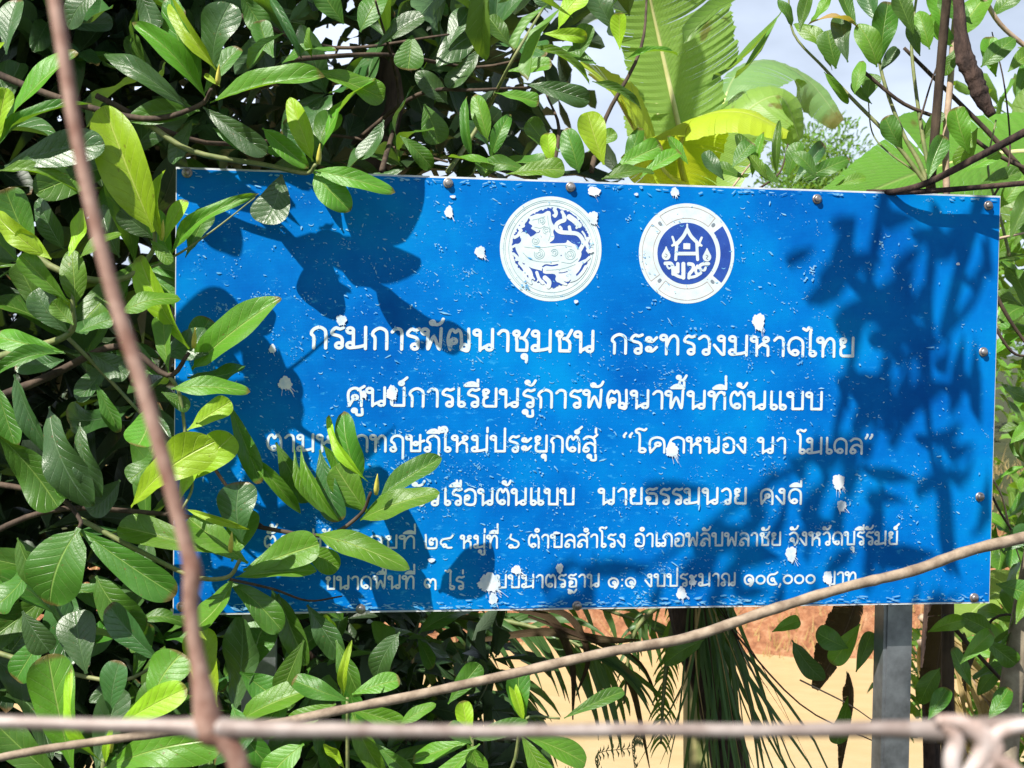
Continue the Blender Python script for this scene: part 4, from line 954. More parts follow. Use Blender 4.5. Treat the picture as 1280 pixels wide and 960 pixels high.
for pts in ([(360,75),(480,70),(600,85),(700,60)], [(440,180),(520,120),(600,110),(680,110)], [(560,215),(600,150),(640,70),(700,-20)], [(300,20),(420,60),(560,45)], [(690,215),(700,160),(680,120)], [(120,120),(260,180),(420,170),(560,200)], [(480,215),(500,120),(470,0)], [(740,215),(760,150),(800,60),(810,-20)]):
    pbranch(te, pts, [-random.uniform(.05, .35) for _ in pts], .006, .002, random.choice([M_bark, M_bark, M_twig]))
for q in range(34):
    x, y = random.uniform(-20, 850), random.uniform(-60, 225)
    if x > 685: continue
    d = sdep(x, y) + random.uniform(0.19, 0.6)
    rosette(te, P(x, y, d), Vector((random.gauss(0, .5), -0.5 + random.gauss(0, .4), 0.4 + random.gauss(0, .4))), 5, 0.13, 'MBBB', None, 1 if random.random() < 0.2 else 0)
print('leaves e', COUNT[te.name])
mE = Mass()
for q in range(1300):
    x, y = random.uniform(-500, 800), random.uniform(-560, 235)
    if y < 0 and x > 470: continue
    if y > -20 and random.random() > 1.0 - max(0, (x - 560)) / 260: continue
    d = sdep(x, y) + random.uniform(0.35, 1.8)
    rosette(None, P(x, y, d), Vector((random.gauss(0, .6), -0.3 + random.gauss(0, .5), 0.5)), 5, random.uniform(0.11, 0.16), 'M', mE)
# more crown leaves, added unseen above the frame to shade what lies under
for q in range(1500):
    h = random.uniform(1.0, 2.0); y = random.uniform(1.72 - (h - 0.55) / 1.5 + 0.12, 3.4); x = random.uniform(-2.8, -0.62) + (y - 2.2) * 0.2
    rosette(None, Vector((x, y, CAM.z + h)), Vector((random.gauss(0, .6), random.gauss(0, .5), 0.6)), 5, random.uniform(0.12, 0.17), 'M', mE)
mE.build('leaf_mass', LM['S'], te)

# ------------------------------------------------------------------ 3. banana plants
def banana_blade(parent, mid, wl_, wr_, nrm, mk, tear=0.3, seed=0, droop=0.35, name='leaf_blade', n=46, gap=0.12, rag=0.04):
    """mid: midrib points from base to tip; wl_/wr_: half widths; strips fall away from the midrib, some torn"""
    rs = random.Random(seed); sp = [Vector(p) for p in spline([tuple(p) for p in mid], 10)]
    m_ = len(sp); L_ = [0]
    for i in range(1, m_): L_.append(L_[-1] + (sp[i] - sp[i - 1]).length)
    tot = L_[-1]
    def at(s):
        s *= tot
        for i in range(1, m_):
            if L_[i] >= s or i == m_ - 1:
                f = (s - L_[i - 1]) / max(1e-6, L_[i] - L_[i - 1]); return sp[i - 1].lerp(sp[i], f), (sp[i] - sp[i - 1]).normalized()
    prof = lambda s: min(1, (s * 6) ** 0.6) * (1 - max(0, s - 0.62) / 0.38 * 0.75) if s < 1 else 0.2
    V = []; uv = []; Fc = []
    for side, wd in ((-1, wl_), (1, wr_)):
        prev_cut = True; dz_ = 0; extra = 0
        ks = 6
        for i in range(n):
            s0, s1 = i / n, (i + 1) / n
            if rs.random() < tear: prev_cut = True; dz_ = rs.gauss(0, 0.10); extra = rs.uniform(-0.35, 0.05) if rs.random() < 0.4 else 0
            cut_next = False
            idx = []
            for s in (s0, s1):
                c, t = at(s); nn = (nrm - t * nrm.dot(t)).normalized(); x = t.cross(nn) * side
                w = wd * prof(s) * (1 + extra + rag * rs.uniform(-1, 1))
                row = []
                for k in range(ks + 1):
                    f = k / ks
                    g = (1 if s == s0 else -1) * gap * (1 / n) * tot * f if prev_cut and s == s0 else 0
                    sweep = t * (0.25 * w * f * f)
                    down = -nn * (w * (droop * f * f + dz_ * f * f)) + nn * (0.10 * w * f)
                    rip = nn * (0.05 * tot / n * (1 if (i + (s == s1)) % 2 else -1) * min(1, f * 2))
                    V.append(c + x * (w * f) + sweep + down + t * g + rip); uv.append((0.5 + side * 0.5 * f, s)); row.append(len(V) - 1)
                idx.append(row)
            for k in range(ks):
                q = (idx[0][k], idx[0][k + 1], idx[1][k + 1], idx[1][k])
                Fc.append(q if side > 0 else tuple(reversed(q)))
            prev_cut = False
    o = link(name, mesh_np(name, V, Fc, uv), LM[mk], parent)
    mb = MB(); q = [at(s)[0] - nrm * 0.004 for s in np.linspace(0, 0.99, 24)]
    r0 = wl_ * 0.075 + wr_ * 0.02
    mb.tube(q, [r0 * (1 - 0.85 * i / 23) for i in range(24)], 7)
    mr_ = mb.build('midrib', M_midrib, o)
    return o
tf = empty('banana_plant', P(830, 700, 2.9) * 1.0, 'banana plant with a tall torn leaf on a pale midrib, above the two seals', 'banana plant')
tf.location.z = -0.5
INV.pop(tf.name, None)
b0 = Vector((tf.location.x, tf.location.y, -0.5))
limb(tf, [b0 + Vector((0.14, 0, 0)), b0 + Vector((0.13, 0, .8)), P(880, 500, 2.9), P(862, 235, 2.85)], .085, .04, simple('banana_stem', (0.18, 0.22, 0.07), (0.40, 0.36, 0.16), 12, 0.5, stretch=(3, 3, 0.4)), 'trunk', 12, 0.02)
TC = Vector((0.1, -1, 0.25))
banana_blade(tf, [P(862, 235, 2.75), P(850, 165, 2.72), P(832, 85, 2.70), P(812, -5, 2.66), P(790, -120, 2.55)], 0.085, 0.17, Vector((-0.15, -0.85, 0.25)), 'N', 0.12, 3, 0.12, n=80)
banana_blade(tf, [P(872, 230, 2.8), P(890, 190, 2.78), P(915, 100, 2.85), P(960, 75, 2.95), P(1010, 100, 3.0), P(1052, 152, 3.0)], 0.05, 0.11, Vector((-0.35, -0.55, 0.7)), 'H', 0.08, 5, 0.5)
banana_blade(tf, [P(860, 235, 2.7), P(830, 215, 2.6), P(790, 150, 2.5), P(765, 110, 2.4), P(735, 90, 2.3)], 0.13, 0.12, Vector((0.1, -0.7, 0.6)), 'K', 0.10, 7, 0.3)
banana_blade(tf, [P(860, 240, 2.75), P(850, 190, 2.6), P(865, 150, 2.5), P(925, 140, 2.42), P(985, 165, 2.4)], 0.09, 0.10, Vector((0.0, -0.5, 0.9)), 'K', 0.12, 9, 0.45)
banana_blade(tf, [P(868, 240, 2.8), P(885, 210, 2.7), P(920, 150, 2.65), P(975, 120, 2.65), P(1000, 175, 2.7)], 0.06, 0.10, Vector((-0.2, -0.8, 0.5)), 'N', 0.16, 12, 0.4)
banana_blade(tf, [P(840, 250, 2.9), P(830, 200, 2.95), P(820, 120, 3.0), P(810, 20, 3.05)], 0.09, 0.10, Vector((0.2, -0.8, 0.3)), 'N', 0.14, 13, 0.2)
tg = empty('banana_plant', P(1330, 700, 2.8), 'banana plant, broad ribbed leaf arching above the right end of the sign', 'banana plant')
tg.location.z = -0.5; b1 = Vector(tg.location)
limb(tg, [b1, b1 + Vector((0, 0, 1.0)), P(1340, 330, 2.8)], .08, .04, bpy.data.materials['banana_stem'], 'trunk', 12, 0.02)
banana_blade(tg, [P(1420, 250, 2.5), P(1340, 195, 2.45), P(1240, 192, 2.4), P(1130, 222, 2.35), P(1010, 275, 2.3)], 0.10, 0.12, Vector((0.05, -0.95, 0.35)), 'Q', 0.05, 21, 0.1, n=70, rag=0.015)
banana_blade(tg, [P(1340, 330, 2.7), P(1330, 240, 2.7), P(1350, 120, 2.75), P(1420, 20, 2.7)], 0.13, 0.13, Vector((-0.2, -0.8, 0.3)), 'Q', 0.2, 22, 0.25)
banana_blade(tg, [P(1345, 420, 2.7), P(1310, 360, 2.6), P(1280, 370, 2.5), P(1255, 410, 2.4)], 0.04, 0.05, Vector((-0.2, -0.6, 0.7)), 'N', 0.15, 23, 0.4)
banana_blade(tg, [P(1345, 900, 2.6), P(1300, 780, 2.6), P(1250, 740, 2.6), P(1180, 800, 2.5)], 0.06, 0.07, Vector((-0.2, -0.6, 0.7)), 'N', 0.25, 25, 0.35)

# ------------------------------------------------------------------ 4. thin tree on the right: stems behind the sign, canopy above and in front of it
th = empty('thin_tree', P(1200, 700, 2.05), 'thin-stemmed leafy tree rising behind the right end of the sign against the sky', 'tree')
th.location.z = 0
DR = 2.02
def rb(pts, r0, r1, mat=None, d=None, name='branch'):
    limb(th, [P(x, y, (d or DR) + (k * 0.01)) for k, (x, y) in enumerate(pts)], r0, r1, mat, name)
limb(th, [Vector(th.location), P(1185, 800, 2.04), P(1178, 500, 2.03), P(1163, 240, 2.02)], .012, .008, M_bark, 'trunk', 9)
rb([(1166,250),(1150,205),(1128,165),(1103,95),(1094,30),(1090,-40)], .0045, .002, M_twig)
rb([(1162,236),(1120,180),(1060,118),(1030,85),(992,42),(985,-10)], .004, .0015, M_twig)
rb([(1170,245),(1155,180),(1142,90),(1140,40),(1150,-30)], .004, .002, M_twig)
rb([(1183,246),(1182,170),(1188,100),(1192,40),(1200,-30)], .006, .005, M_stem)
rb([(1168,235),(1145,215),(1110,190),(1090,165),(1085,120)], .0022, .001, M_twig)
rb([(1080,90),(1130,130),(1190,155),(1240,190),(1290,215)], .003, .004, M_bark)
rb([(1130,60),(1160,90),(1230,160),(1290,225)], .003, .005, M_bark, 2.1)
rb([(1226,-10),(1250,30),(1290,65)], .004, .004, M_stem)
rb([(1150,150),(1165,100),(1180,60)], .002, .001, M_bark)
rb([(1240,250),(1262,200),(1256,110),(1240,40)], .002, .001, M_bark)
rb([(1262,320),(1250,270),(1235,210),(1245,150)], .003, .0015, M_twig)
# thick dead branch hanging at the top right
sp = spline([tuple(P(x, y, 1.9)) + (r,) for x, y, r in ((1196,-30,.009),(1200,40,.010),(1206,75,.014),(1218,100,.013),(1226,122,.013),(1240,145,.007))], 7)
mb = MB(); mb.tube([Vector(p[:3]) for p in sp], [p[3] * random.uniform(.88, 1.12) for p in sp], 12, rough=0.16); mb.build('dead_branch', M_deadbark, th)
H_R = [(1082,46,1008,32,18,'D'),(1045,86,1034,38,38,'M'),(1040,88,992,30,24,'G'),(1100,78,1110,2,40,'M'),(1096,84,1072,30,34,'G'),(1084,124,1090,92,30,'M'),(1060,78,1052,20,30,'B'),(990,34,972,0,16,'M'),(1000,40,1010,-6,22,'M'),
 (1162,62,1148,14,28,'G'),(1195,50,1236,-8,46,'G'),(1198,60,1160,20,34,'G'),(1226,84,1268,48,32,'M'),(1245,96,1236,46,30,'G'),(1260,90,1290,66,26,'G'),(1128,186,1106,146,32,'M'),(1212,192,1194,134,38,'G'),(1222,160,1198,210,28,'G'),(1150,70,1136,30,22,'M'),
 (1180,40,1172,-20,34,'G'),(1142,42,1120,-10,34,'M'),(1096,28,1080,-24,34,'B'),(1070,30,1050,-20,30,'M'),(1205,215,1250,190,24,'G'),(1220,235,1275,215,26,'M'),(1160,225,1180,170,30,'M'),(1030,90,1060,130,14,'G'),(1068,118,1078,76,20,'G'),(1250,260,1280,220,28,'G'),
 (1125,25,1150,-30,30,'G'),(1012,30,1040,-14,22,'G'),(1100,90,1122,60,18,'B'),(1270,120,1290,80,30,'M'),(1150,180,1178,140,22,'M'),(1090,130,1064,104,16,'M'),(1195,60,1180,95,24,'M'),(1215,30,1180,-10,40,'M'),(1240,20,1276,-20,34,'M')]
hero(th, H_R, DR, (-.03, .08))
# leaves at the sign's top right rim
hero(th, [(950,212,920,168,26,'M'),(985,222,1000,178,30,'M'),(960,225,938,195,22,'G'),(1000,226,1062,198,24,'M'),(930,222,890,205,24,'M'),(1010,230,1030,205,20,'B'),(1045,232,1082,222,18,'G'),(970,220,975,150,14,'M'),(905,225,880,190,26,'B'),(940,222,955,165,16,'G'),(975,228,948,208,26,'M'),(1020,222,990,190,26,'M'),(915,210,940,178,28,'M'),(990,232,1030,180,20,'B')], 1.95)
# right of the sign
hero(th, [(1262,300,1290,240,30,'M'),(1252,480,1290,500,30,'M'),(1255,690,1290,660,34,'B'),(1245,730,1292,745,40,'M'),(1262,555,1290,530,22,'G'),(1240,790,1200,770,30,'M'),(1230,800,1270,830,30,'M'),(1200,830,1240,790,26,'G'),(1215,860,1190,810,26,'M'),(1160,790,1205,775,24,'G'),(1270,780,1290,740,24,'G'),
  (1175,835,1150,880,30,'M'),(1060,810,1020,790,34,'M'),(990,800,1030,850,30,'B'),(1075,780,1040,830,34,'G'),(1060,870,1045,930,26,'M'),(965,790,1000,775,22,'G'),(1160,900,1185,860,26,'M'),(1070,840,1090,790,26,'M'),(880,800,830,830,30,'M'),(1235,900,1262,860,30,'M')], 2.0)
for pts, r in (([(1240,360),(1262,400),(1290,440)], .004), ([(1238,400),(1265,440),(1290,445)], .003), ([(1235,610),(1256,650),(1285,690)], .0025), ([(1235,590),(1252,620),(1262,660),(1275,700)], .002), ([(1180,770),(1215,810),(1262,860),(1290,885)], .004), ([(1205,850),(1240,775),(1290,770)], .003),
               ([(950,235),(975,215),(985,180)], .002), ([(915,235),(930,215),(950,190)], .002), ([(1240,300),(1285,290)], .003), ([(900,770),(1000,880),(1100,930)], .0018), ([(1000,850),(1060,880),(1090,900)], .0015)):
    rb(pts, r, r * 0.6, random.choice([M_bark, M_stem]), 2.0)
for q in range(16):
    x, y = random.uniform(1240, 1310), random.uniform(260, 940)
    rosette(th, P(x, y, random.uniform(2.0, 2.5)), Vector((random.gauss(-.2, .5), -0.5, 0.4)), 5, random.uniform(.08, .12), 'MMG')
# overhanging boughs: out of the frame above, they dapple the right half of the sign
def bough(u, v, dist):
    return S(u, v, 0) + to_sun * dist
mH = Mass()
SHAD = [(1120,300,90,50),(1180,330,60,60),(1090,350,60,50),(1140,400,80,60),(1080,440,60,45),(1160,480,60,50),(1200,420,40,70),(1100,530,70,40),(1170,560,60,40),(1200,620,40,50),(1060,600,80,35),(1000,650,90,35),(1120,650,80,45),(1180,700,50,45),
        (900,690,90,28),(980,720,80,25),(1100,720,80,28),(800,705,70,22),(1220,300,30,60),(720,740,50,18),(1030,560,40,30),(1215,520,30,60),(690,690,40,10),(1060,270,30,20)]
for (px, py, rx, ry) in SHAD:
    nn = int(rx * ry / 760) + 1
    for q in range(nn):
        a = sgn(px + random.gauss(0, rx * .5), py + random.gauss(0, ry * .5))
        c = bough(a[0], a[1], random.uniform(0.85, 1.15))
        d = (-SX * 0.55 - SZ * 0.75 + rv(0.22)).normalized() * random.uniform(0.05, 0.12)
        mH.add(c, c + d, d.length * 0.30, to_sun + rv(0.35))
mH.build('leaf_mass', LM['T'], th)
for (a0, a1, r) in (((1110,240),(1010,700),.006), ((1160,260),(1190,720),.006), ((1150,380),(1060,620),.004), ((1040,560),(790,720),.004), ((1180,420),(1240,300),.004)):
    q0, q1 = sgn(*a0), sgn(*a1)
    pts = [bough(q0[0] + (q1[0] - q0[0]) * t + random.gauss(0, .01), q0[1] + (q1[1] - q0[1]) * t, 1.0) for t in (0, .33, .66, 1)]
    limb(th, pts, r, r * 0.4, M_bark)
up0 = bough(*sgn(1180, 420), 1.0)
limb(th, [P(1163, 240, 2.02), P(1190, -60, 1.9), P(1230, -300, 1.6), up0], .008, .006, M_bark)

# dark sticks lying on the top right rim of the sign
ti = empty('fallen_branch', P(1190, 225, sdep(1190, 225) - .02), 'dark forked stick lying on the top right corner of the sign', 'branch')
limb(ti, [P(x, y, sdep(x, y) - o) for x, y, o in ((1084,240,-.03),(1120,239,.01),(1160,228,.03),(1215,200,.05),(1290,160,.08),(1360,120,.1))], .004, .0062, M_deadbark, 'stick')
limb(ti, [P(x, y, sdep(x, y) - o) for x, y, o in ((1090,241,-.02),(1140,240,.02),(1200,236,.03),(1290,228,.06),(1360,220,.08))], .004, .0042, M_deadbark, 'stick')

# ------------------------------------------------------------------ 5. palms: fronds hanging below the sign
def frond(parent, rach, n, ln, wd, mk, spread=0.5, dr=Vector((0, 0, -1)), joined=True, seed=1, side=None, split=0.2, rmat=None):
    rs = random.Random(seed); sp = [Vector(p) for p in spline([tuple(p) for p in rach], 8)]; V = []; uv = []; Fc = []
    for i in range(n):
        f = (i + 0.5) / n; k = f * (len(sp) - 1); j = min(int(k), len(sp) - 2); c = sp[j].lerp(sp[j + 1], k - j); t = (sp[j + 1] - sp[j]).normalized()
        for sd in ((-1, 1) if side is None else (side,)):
            x = t.cross(Vector((0, -1, 0))).normalized() * sd
            d = (t * rs.uniform(.5, .9) + x * spread + Vector((rs.gauss(0, .1), rs.gauss(0, .15), rs.gauss(0, .1)))).normalized()
            l = ln * rs.uniform(.75, 1.1) * (0.55 + 0.9 * f * (1.3 - f)); p = Vector(c); w0 = wd * rs.uniform(.7, 1.1); pts = [Vector(p)]
            for q in range(6):
                d = (d + dr * (0.14 + 0.03 * q)).normalized(); p = p + d * (l / 6); pts.append(Vector(p))
            nrm = Vector((rs.gauss(0, .5), -1, rs.gauss(0.3, .3))); o = len(V)
            for q, pp in enumerate(pts):
                dd = (pts[min(q + 1, 6)] - pts[max(q - 1, 0)]).normalized(); s_ = dd.cross(nrm).normalized(); w = w0 * (1 - (q / 6) ** 1.8) * (0.5 if q == 0 else 1) / 2 + 0.0004
                V += [pp - s_ * w, pp + nrm.normalized() * (-w * 0.3), pp + s_ * w]; uv += [(0.0, q / 6), (0.5, q / 6), (1.0, q / 6)]
            for q in range(6):
                for e in (0, 1): Fc.append((o + 3 * q + e, o + 3 * q + e + 1, o + 3 * q + 4 + e, o + 3 * q + 3 + e))
    fr = link('frond', mesh_np('frond', V, Fc, uv), LM[mk], parent); tag(fr, kind='stuff')
    limb(fr, rach, 0.0075, 0.002, rmat or M_twig, 'midrib')
    return fr
tj = empty('palm_plant', P(430, 760, 2.45), 'palm whose dark green fronds arch below the middle of the sign over the pond', 'palm')
tj.location.z = -0.6
limb(tj, [Vector(tj.location), Vector(tj.location) + Vector((0, 0, 0.75)), P(400, 800, 2.4)], .08, .05, M_bark, 'trunk', 10)
frond(tj, [P(400, 790, 2.4), P(500, 770, 2.35), P(620, 775, 2.3), P(700, 795, 2.25), P(760, 830, 2.2)], 20, 0.22, 0.016, 'F', 0.35, seed=2)
frond(tj, [P(400, 800, 2.4), P(480, 800, 2.4), P(560, 820, 2.4), P(630, 860, 2.4), P(660, 930, 2.4)], 22, 0.20, 0.022, 'F', 0.4, seed=3)
frond(tj, [P(400, 790, 2.5), P(520, 740, 2.5), P(650, 735, 2.45), P(780, 770, 2.4), P(840, 800, 2.4)], 18, 0.11, 0.014, 'F', 0.4, seed=4)
frond(tj, [P(390, 800, 2.4), P(330, 780, 2.4), P(260, 800, 2.4), P(200, 870, 2.4)], 24, 0.35, 0.022, 'F', 0.4, seed=5)
frond(tj, [P(400, 810, 2.4), P(450, 850, 2.35), P(520, 900, 2.3), P(570, 990, 2.3)], 22, 0.30, 0.024, 'F', 0.4, seed=6)
# dry narrow blades drooping at 700,800
for i, (pts, w) in enumerate([([(640,760),(690,775),(715,830),(716,900)], 10), ([(655,757),(710,770),(735,820),(720,870)], 8), ([(660,770),(740,800),(800,830),(830,900)], 6), ([(770,830),(790,860),(800,900),(812,960)], 7), ([(600,800),(680,790),(760,800),(800,800)], 10)]):
    mid = [P(x, y, 2.2) for x, y in pts]; sp = [Vector(p) for p in spline([tuple(p) for p in mid], 6)]; V = []; uv = []; Fc = []
    for q, pp in enumerate(sp):
        t = (sp[min(q + 1, len(sp) - 1)] - sp[max(q - 1, 0)]).normalized(); s_ = t.cross(Vector((0.1, -1, 0.2))).normalized(); f = q / (len(sp) - 1); ww = w / F_PX * 2.2 / 2 * math.sin(math.pi * min(0.97, 0.15 + 0.83 * f)) + 0.0005
        V += [pp - s_ * ww, pp + Vector((0, ww * 0.5, 0)), pp + s_ * ww]; uv += [(0, f), (.5, f), (1, f)]
    for q in range(len(sp) - 1):
        for e in (0, 1): Fc.append((3 * q + e, 3 * q + e + 1, 3 * q + e + 4, 3 * q + e + 3))
    link('dry_leaflet', mesh_np('dry_leaflet', V, Fc, uv), LM['X'], tj)
# second palm: leaning dark trunk and hanging fan of leaflets below the sign, right of centre
tk = empty('fan_palm', P(900, 980, 2.1), 'dark leaning palm with long leaflets fanning down, below the sign right of centre', 'palm')
tk.location.z = 0
limb(tk, [P(935, 1150, 2.16), P(912, 950, 2.14), P(890, 860, 2.13), P(868, 790, 2.12), P(856, 700, 2.12)], .034, .044, M_deadbark, 'trunk', 10, 0.12)
V = []; uv = []; Fc = []; rs = random.Random(9)
for i in range(46):
    a = R(rs.gauss(15, 11)) ; l = rs.uniform(0.28, 0.46); c = P(872 + rs.uniform(-10, 40), 752 + rs.uniform(-14, 12), 2.05 + rs.uniform(-.04, .04)); d = Vector((math.sin(a), rs.uniform(-.15, .15), -math.cos(a))); p = Vector(c); o = len(V); w = rs.uniform(.0035, .009); nrm = Vector((rs.gauss(0, .6), -1, rs.gauss(.1, .2)))
    for q in range(7):
        s_ = d.cross(nrm).normalized(); ww = w * (1 - (q / 6) ** 2.2) / 2 + .0003
        V += [p - s_ * ww, p - nrm.normalized() * ww * .3, p + s_ * ww]; uv += [(0, q / 6), (.5, q / 6), (1, q / 6)]
        d = (d + Vector((rs.gauss(-.01, .07), rs.gauss(0, .04), -.03))).normalized(); p = p + d * l / 6
    for q in range(6):
        for e in (0, 1): Fc.append((o + 3 * q + e, o + 3 * q + e + 1, o + 3 * q + 4 + e, o + 3 * q + 3 + e))
tag(link('leaflet_fan', mesh_np('leaflet_fan', V, Fc, uv), LM['F'], tk), kind='stuff')
frond(tk, [P(850, 750, 2.15), P(838, 800, 2.15), P(830, 860, 2.15), P(826, 930, 2.15)], 30, 0.045, 0.005, 'T', 0.9, seed=11, rmat=M_twig)
frond(tk, [P(870, 740, 2.3), P(820, 760, 2.3), P(790, 800, 2.3), P(780, 880, 2.3)], 12, 0.06, 0.008, 'F', 0.6, seed=12)
for i, (x0, x1, y1) in enumerate([(880, 905, 960), (890, 950, 930), (900, 985, 900), (870, 880, 900), (895, 1010, 950), (885, 930, 985), (905, 960, 860), (875, 845, 880)]):
    mb = MB(); mb.tube([Vector(v) for v in spline([tuple(P(x0, 758, 2.0)), tuple(P(x0 + (x1 - x0) * .45 + rs.uniform(-6, 6), 830, 2.0)), tuple(P(x1, y1, 2.0))], 6)], [.0022, .0024, .0024, .0022, .002, .0018, .0016, .0014, .0012, .001, .0008, .0006, .0004], 5, flat=.35)
    mb.build('dry_leaflet', LM['W'] if i % 2 else LM['X'], tk)
# hanging dry banana leaves and straw on the right
tl = empty('dry_banana_plant', P(1190, 900, 2.35), 'withered brown and straw coloured banana plant right of the steel post', 'banana plant')
tl.location.z = -0.3
banana_blade(tl, [P(1075, 735, 2.2), P(1060, 780, 2.2), P(1042, 820, 2.2), P(1020, 862, 2.2)], 0.035, 0.03, Vector((0.2, -1, 0.1)), 'X', 0.12, 31, 0.8, gap=0.03)
banana_blade(tl, [P(1180, 740, 2.2), P(1176, 800, 2.2), P(1170, 860, 2.2), P(1176, 930, 2.2)], 0.025, 0.022, Vector((0.3, -1, 0)), 'X', 0.1, 32, 0.9, gap=0.03)
banana_blade(tl, [P(1060, 840, 2.25), P(1062, 880, 2.25), P(1055, 920, 2.25), P(1050, 965, 2.25)], 0.012, 0.012, Vector((0.3, -1, 0)), 'X', 0.1, 33, 0.5, gap=0.03)
banana_blade(tl, [P(1205, 790, 2.2), P(1210, 820, 2.2), P(1206, 850, 2.2), P(1208, 865, 2.2)], 0.008, 0.008, Vector((0.3, -1, 0)), 'X', 0.3, 34, 0.5)
frond(tl, [P(1150, 770, 2.4), P(1180, 800, 2.4), P(1215, 850, 2.4), P(1250, 900, 2.4)], 30, 0.13, 0.014, 'W', 0.35, dr=Vector((0.3, 0, -0.7)), seed=15, rmat=M_stem)
frond(tl, [P(1150, 800, 2.45), P(1170, 850, 2.45), P(1190, 900, 2.45), P(1215, 960, 2.45)], 26, 0.13, 0.016, 'W', 0.4, dr=Vector((0.2, 0, -0.9)), seed=16, rmat=M_stem)
limb(tl, [Vector(tl.location), P(1165, 950, 2.35), P(1160, 850, 2.35), P(1165, 740, 2.35)], .02, .014, M_deadbark, 'trunk', 10, .1)
tm_ = empty('slim_tree', P(1268, 900, 1.95), 'pale slim tree trunk at the bottom right edge of the photo', 'tree')
tm_.location.z = 0
limb(tm_, [P(1248, 1250, 1.97), P(1256, 960, 1.96), P(1266, 850, 1.95), P(1284, 740, 1.94), P(1310, 600, 1.9), P(1360, 300, 1.9)], .022, .014, simple('pale_bark', (0.20, 0.16, 0.11), (0.38, 0.32, 0.23), 40, 0.8, bs=.6, bd=.002), 'trunk', 12, .04)

# dark undergrowth behind the foot of the sign on the left
tn = empty('undergrowth_shrub', Vector((-0.75, 2.3, -0.1)), 'dark leafy shrub in the shade below the left half of the sign', 'shrub')
limb(tn, [(-0.75, 2.3, -0.15), (-0.72, 2.3, 0.5), (-0.7, 2.28, 1.1)], .02, .008, name='stem')
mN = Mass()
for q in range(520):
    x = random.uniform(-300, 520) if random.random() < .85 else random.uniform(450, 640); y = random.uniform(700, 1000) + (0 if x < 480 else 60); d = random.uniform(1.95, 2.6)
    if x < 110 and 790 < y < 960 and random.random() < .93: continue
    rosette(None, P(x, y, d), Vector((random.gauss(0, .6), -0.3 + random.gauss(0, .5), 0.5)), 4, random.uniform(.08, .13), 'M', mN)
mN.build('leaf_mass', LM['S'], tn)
hero(tn, [(300,840,352,880,50,'M'),(360,860,318,920,54,'M'),(352,930,300,985,50,'M'),(340,900,268,950,46,'B'),(380,800,352,868,40,'M'),(330,960,372,905,46,'B'),(290,880,340,960,44,'M'),(420,800,450,870,44,'M'),(500,790,470,850,40,'B'),(560,880,600,830,30,'M')], 1.58, (0, .05))
for q in range(26):
    x, y = random.uniform(-20, 540), random.uniform(770, 970); d = random.uniform(1.85, 2.0)
    
    if x < 120 and y < 950: continue
    rosette(tn, P(x, y, d), Vector((random.gauss(0, .5), -0.5 + random.gauss(0, .4), 0.4)), 4, 0.10, 'MMB')
# bright bushes beyond the right end, and tree line across the pond
def bush(name, label, cat, c, rx, ry, rz, n, size, mk, group=None, trunk=True):
    e = empty(name, Vector((c[0], c[1], ground_z(c[0], c[1]))), label, cat, group)
    mm = Mass(); lobes = [(random.gauss(0, .45) * rx, random.gauss(0, .4) * ry, random.uniform(-.6, .8) * rz, random.uniform(.35, .6)) for _ in range(9)]
    for q in range(n):
        lb = random.choice(lobes); v = rv(1).normalized() * (random.random() ** .4) * lb[3]
        p = Vector((c[0] + lb[0] + v.x * rx, c[1] + lb[1] + v.y * ry, c[2] + lb[2] + v.z * rz))
        d = (v + rv(.5) + Vector((0, 0, .2))).normalized() * size * random.uniform(.6, 1.2)
        mm.add(p, p + d, d.length * .42, UP + v + rv(.4))
    mm.build('leaf_mass', LM[mk], e)
    if trunk: limb(e, [Vector(e.location) - Vector((0, 0, .1)), (c[0], c[1], c[2] - rz * .3), (c[0] + .1, c[1], c[2] + rz * .6)], max(.02, rx * .05), .01, name='trunk')
    return e
c = P(1370, 520, 4.3); bush('bush', 'bright green bush beyond the right end of the sign', 'bush', (c.x, c.y, c.z), .75, .6, 1.1, 2600, .12, 'T')
c = P(1310, 860, 3.4); bush('bush', 'low green bush beside the pale slim trunk', 'bush', (c.x, c.y, c.z), .35, .4, .45, 700, .1, 'T')
for i, (x, y, zc, rx, rz, mk, lab) in enumerate([(-9, 17, 1.6, 2.6, 2.6, 'S', 'dark round tree across the pond, far left'), (-4.5, 18, 1.0, 2.2, 2.2, 'S', 'dark tree across the pond behind the left tree'), (0, 19, 1.2, 2.4, 2.2, 'T', 'green tree across the pond behind the middle of the sign'),
                     (4.2, 18, 1.3, 2.3, 2.3, 'S', 'dark tree across the pond behind the right half of the sign'), (9.0, 19, 1.8, 2.6, 2.6, 'T', 'green tree across the pond beyond the right end of the sign'), (14, 22, 2.4, 3, 3.2, 'S', 'dark tree across the pond, far right')]):
    bush('far_tree', lab, 'tree', (x, y, zc), rx, 2.0, rz, 2600, .26, mk, 'trees across the pond')
# feathery tree showing between the banana and the right-hand leaves
c = P(1005, 250, 14.0); e = bush('feathery_tree', 'hazy feathery tree seen in the gap right of the banana leaves', 'tree', (c.x, c.y, c.z - .4), .9, .9, 1.3, 5200, .11, 'T')
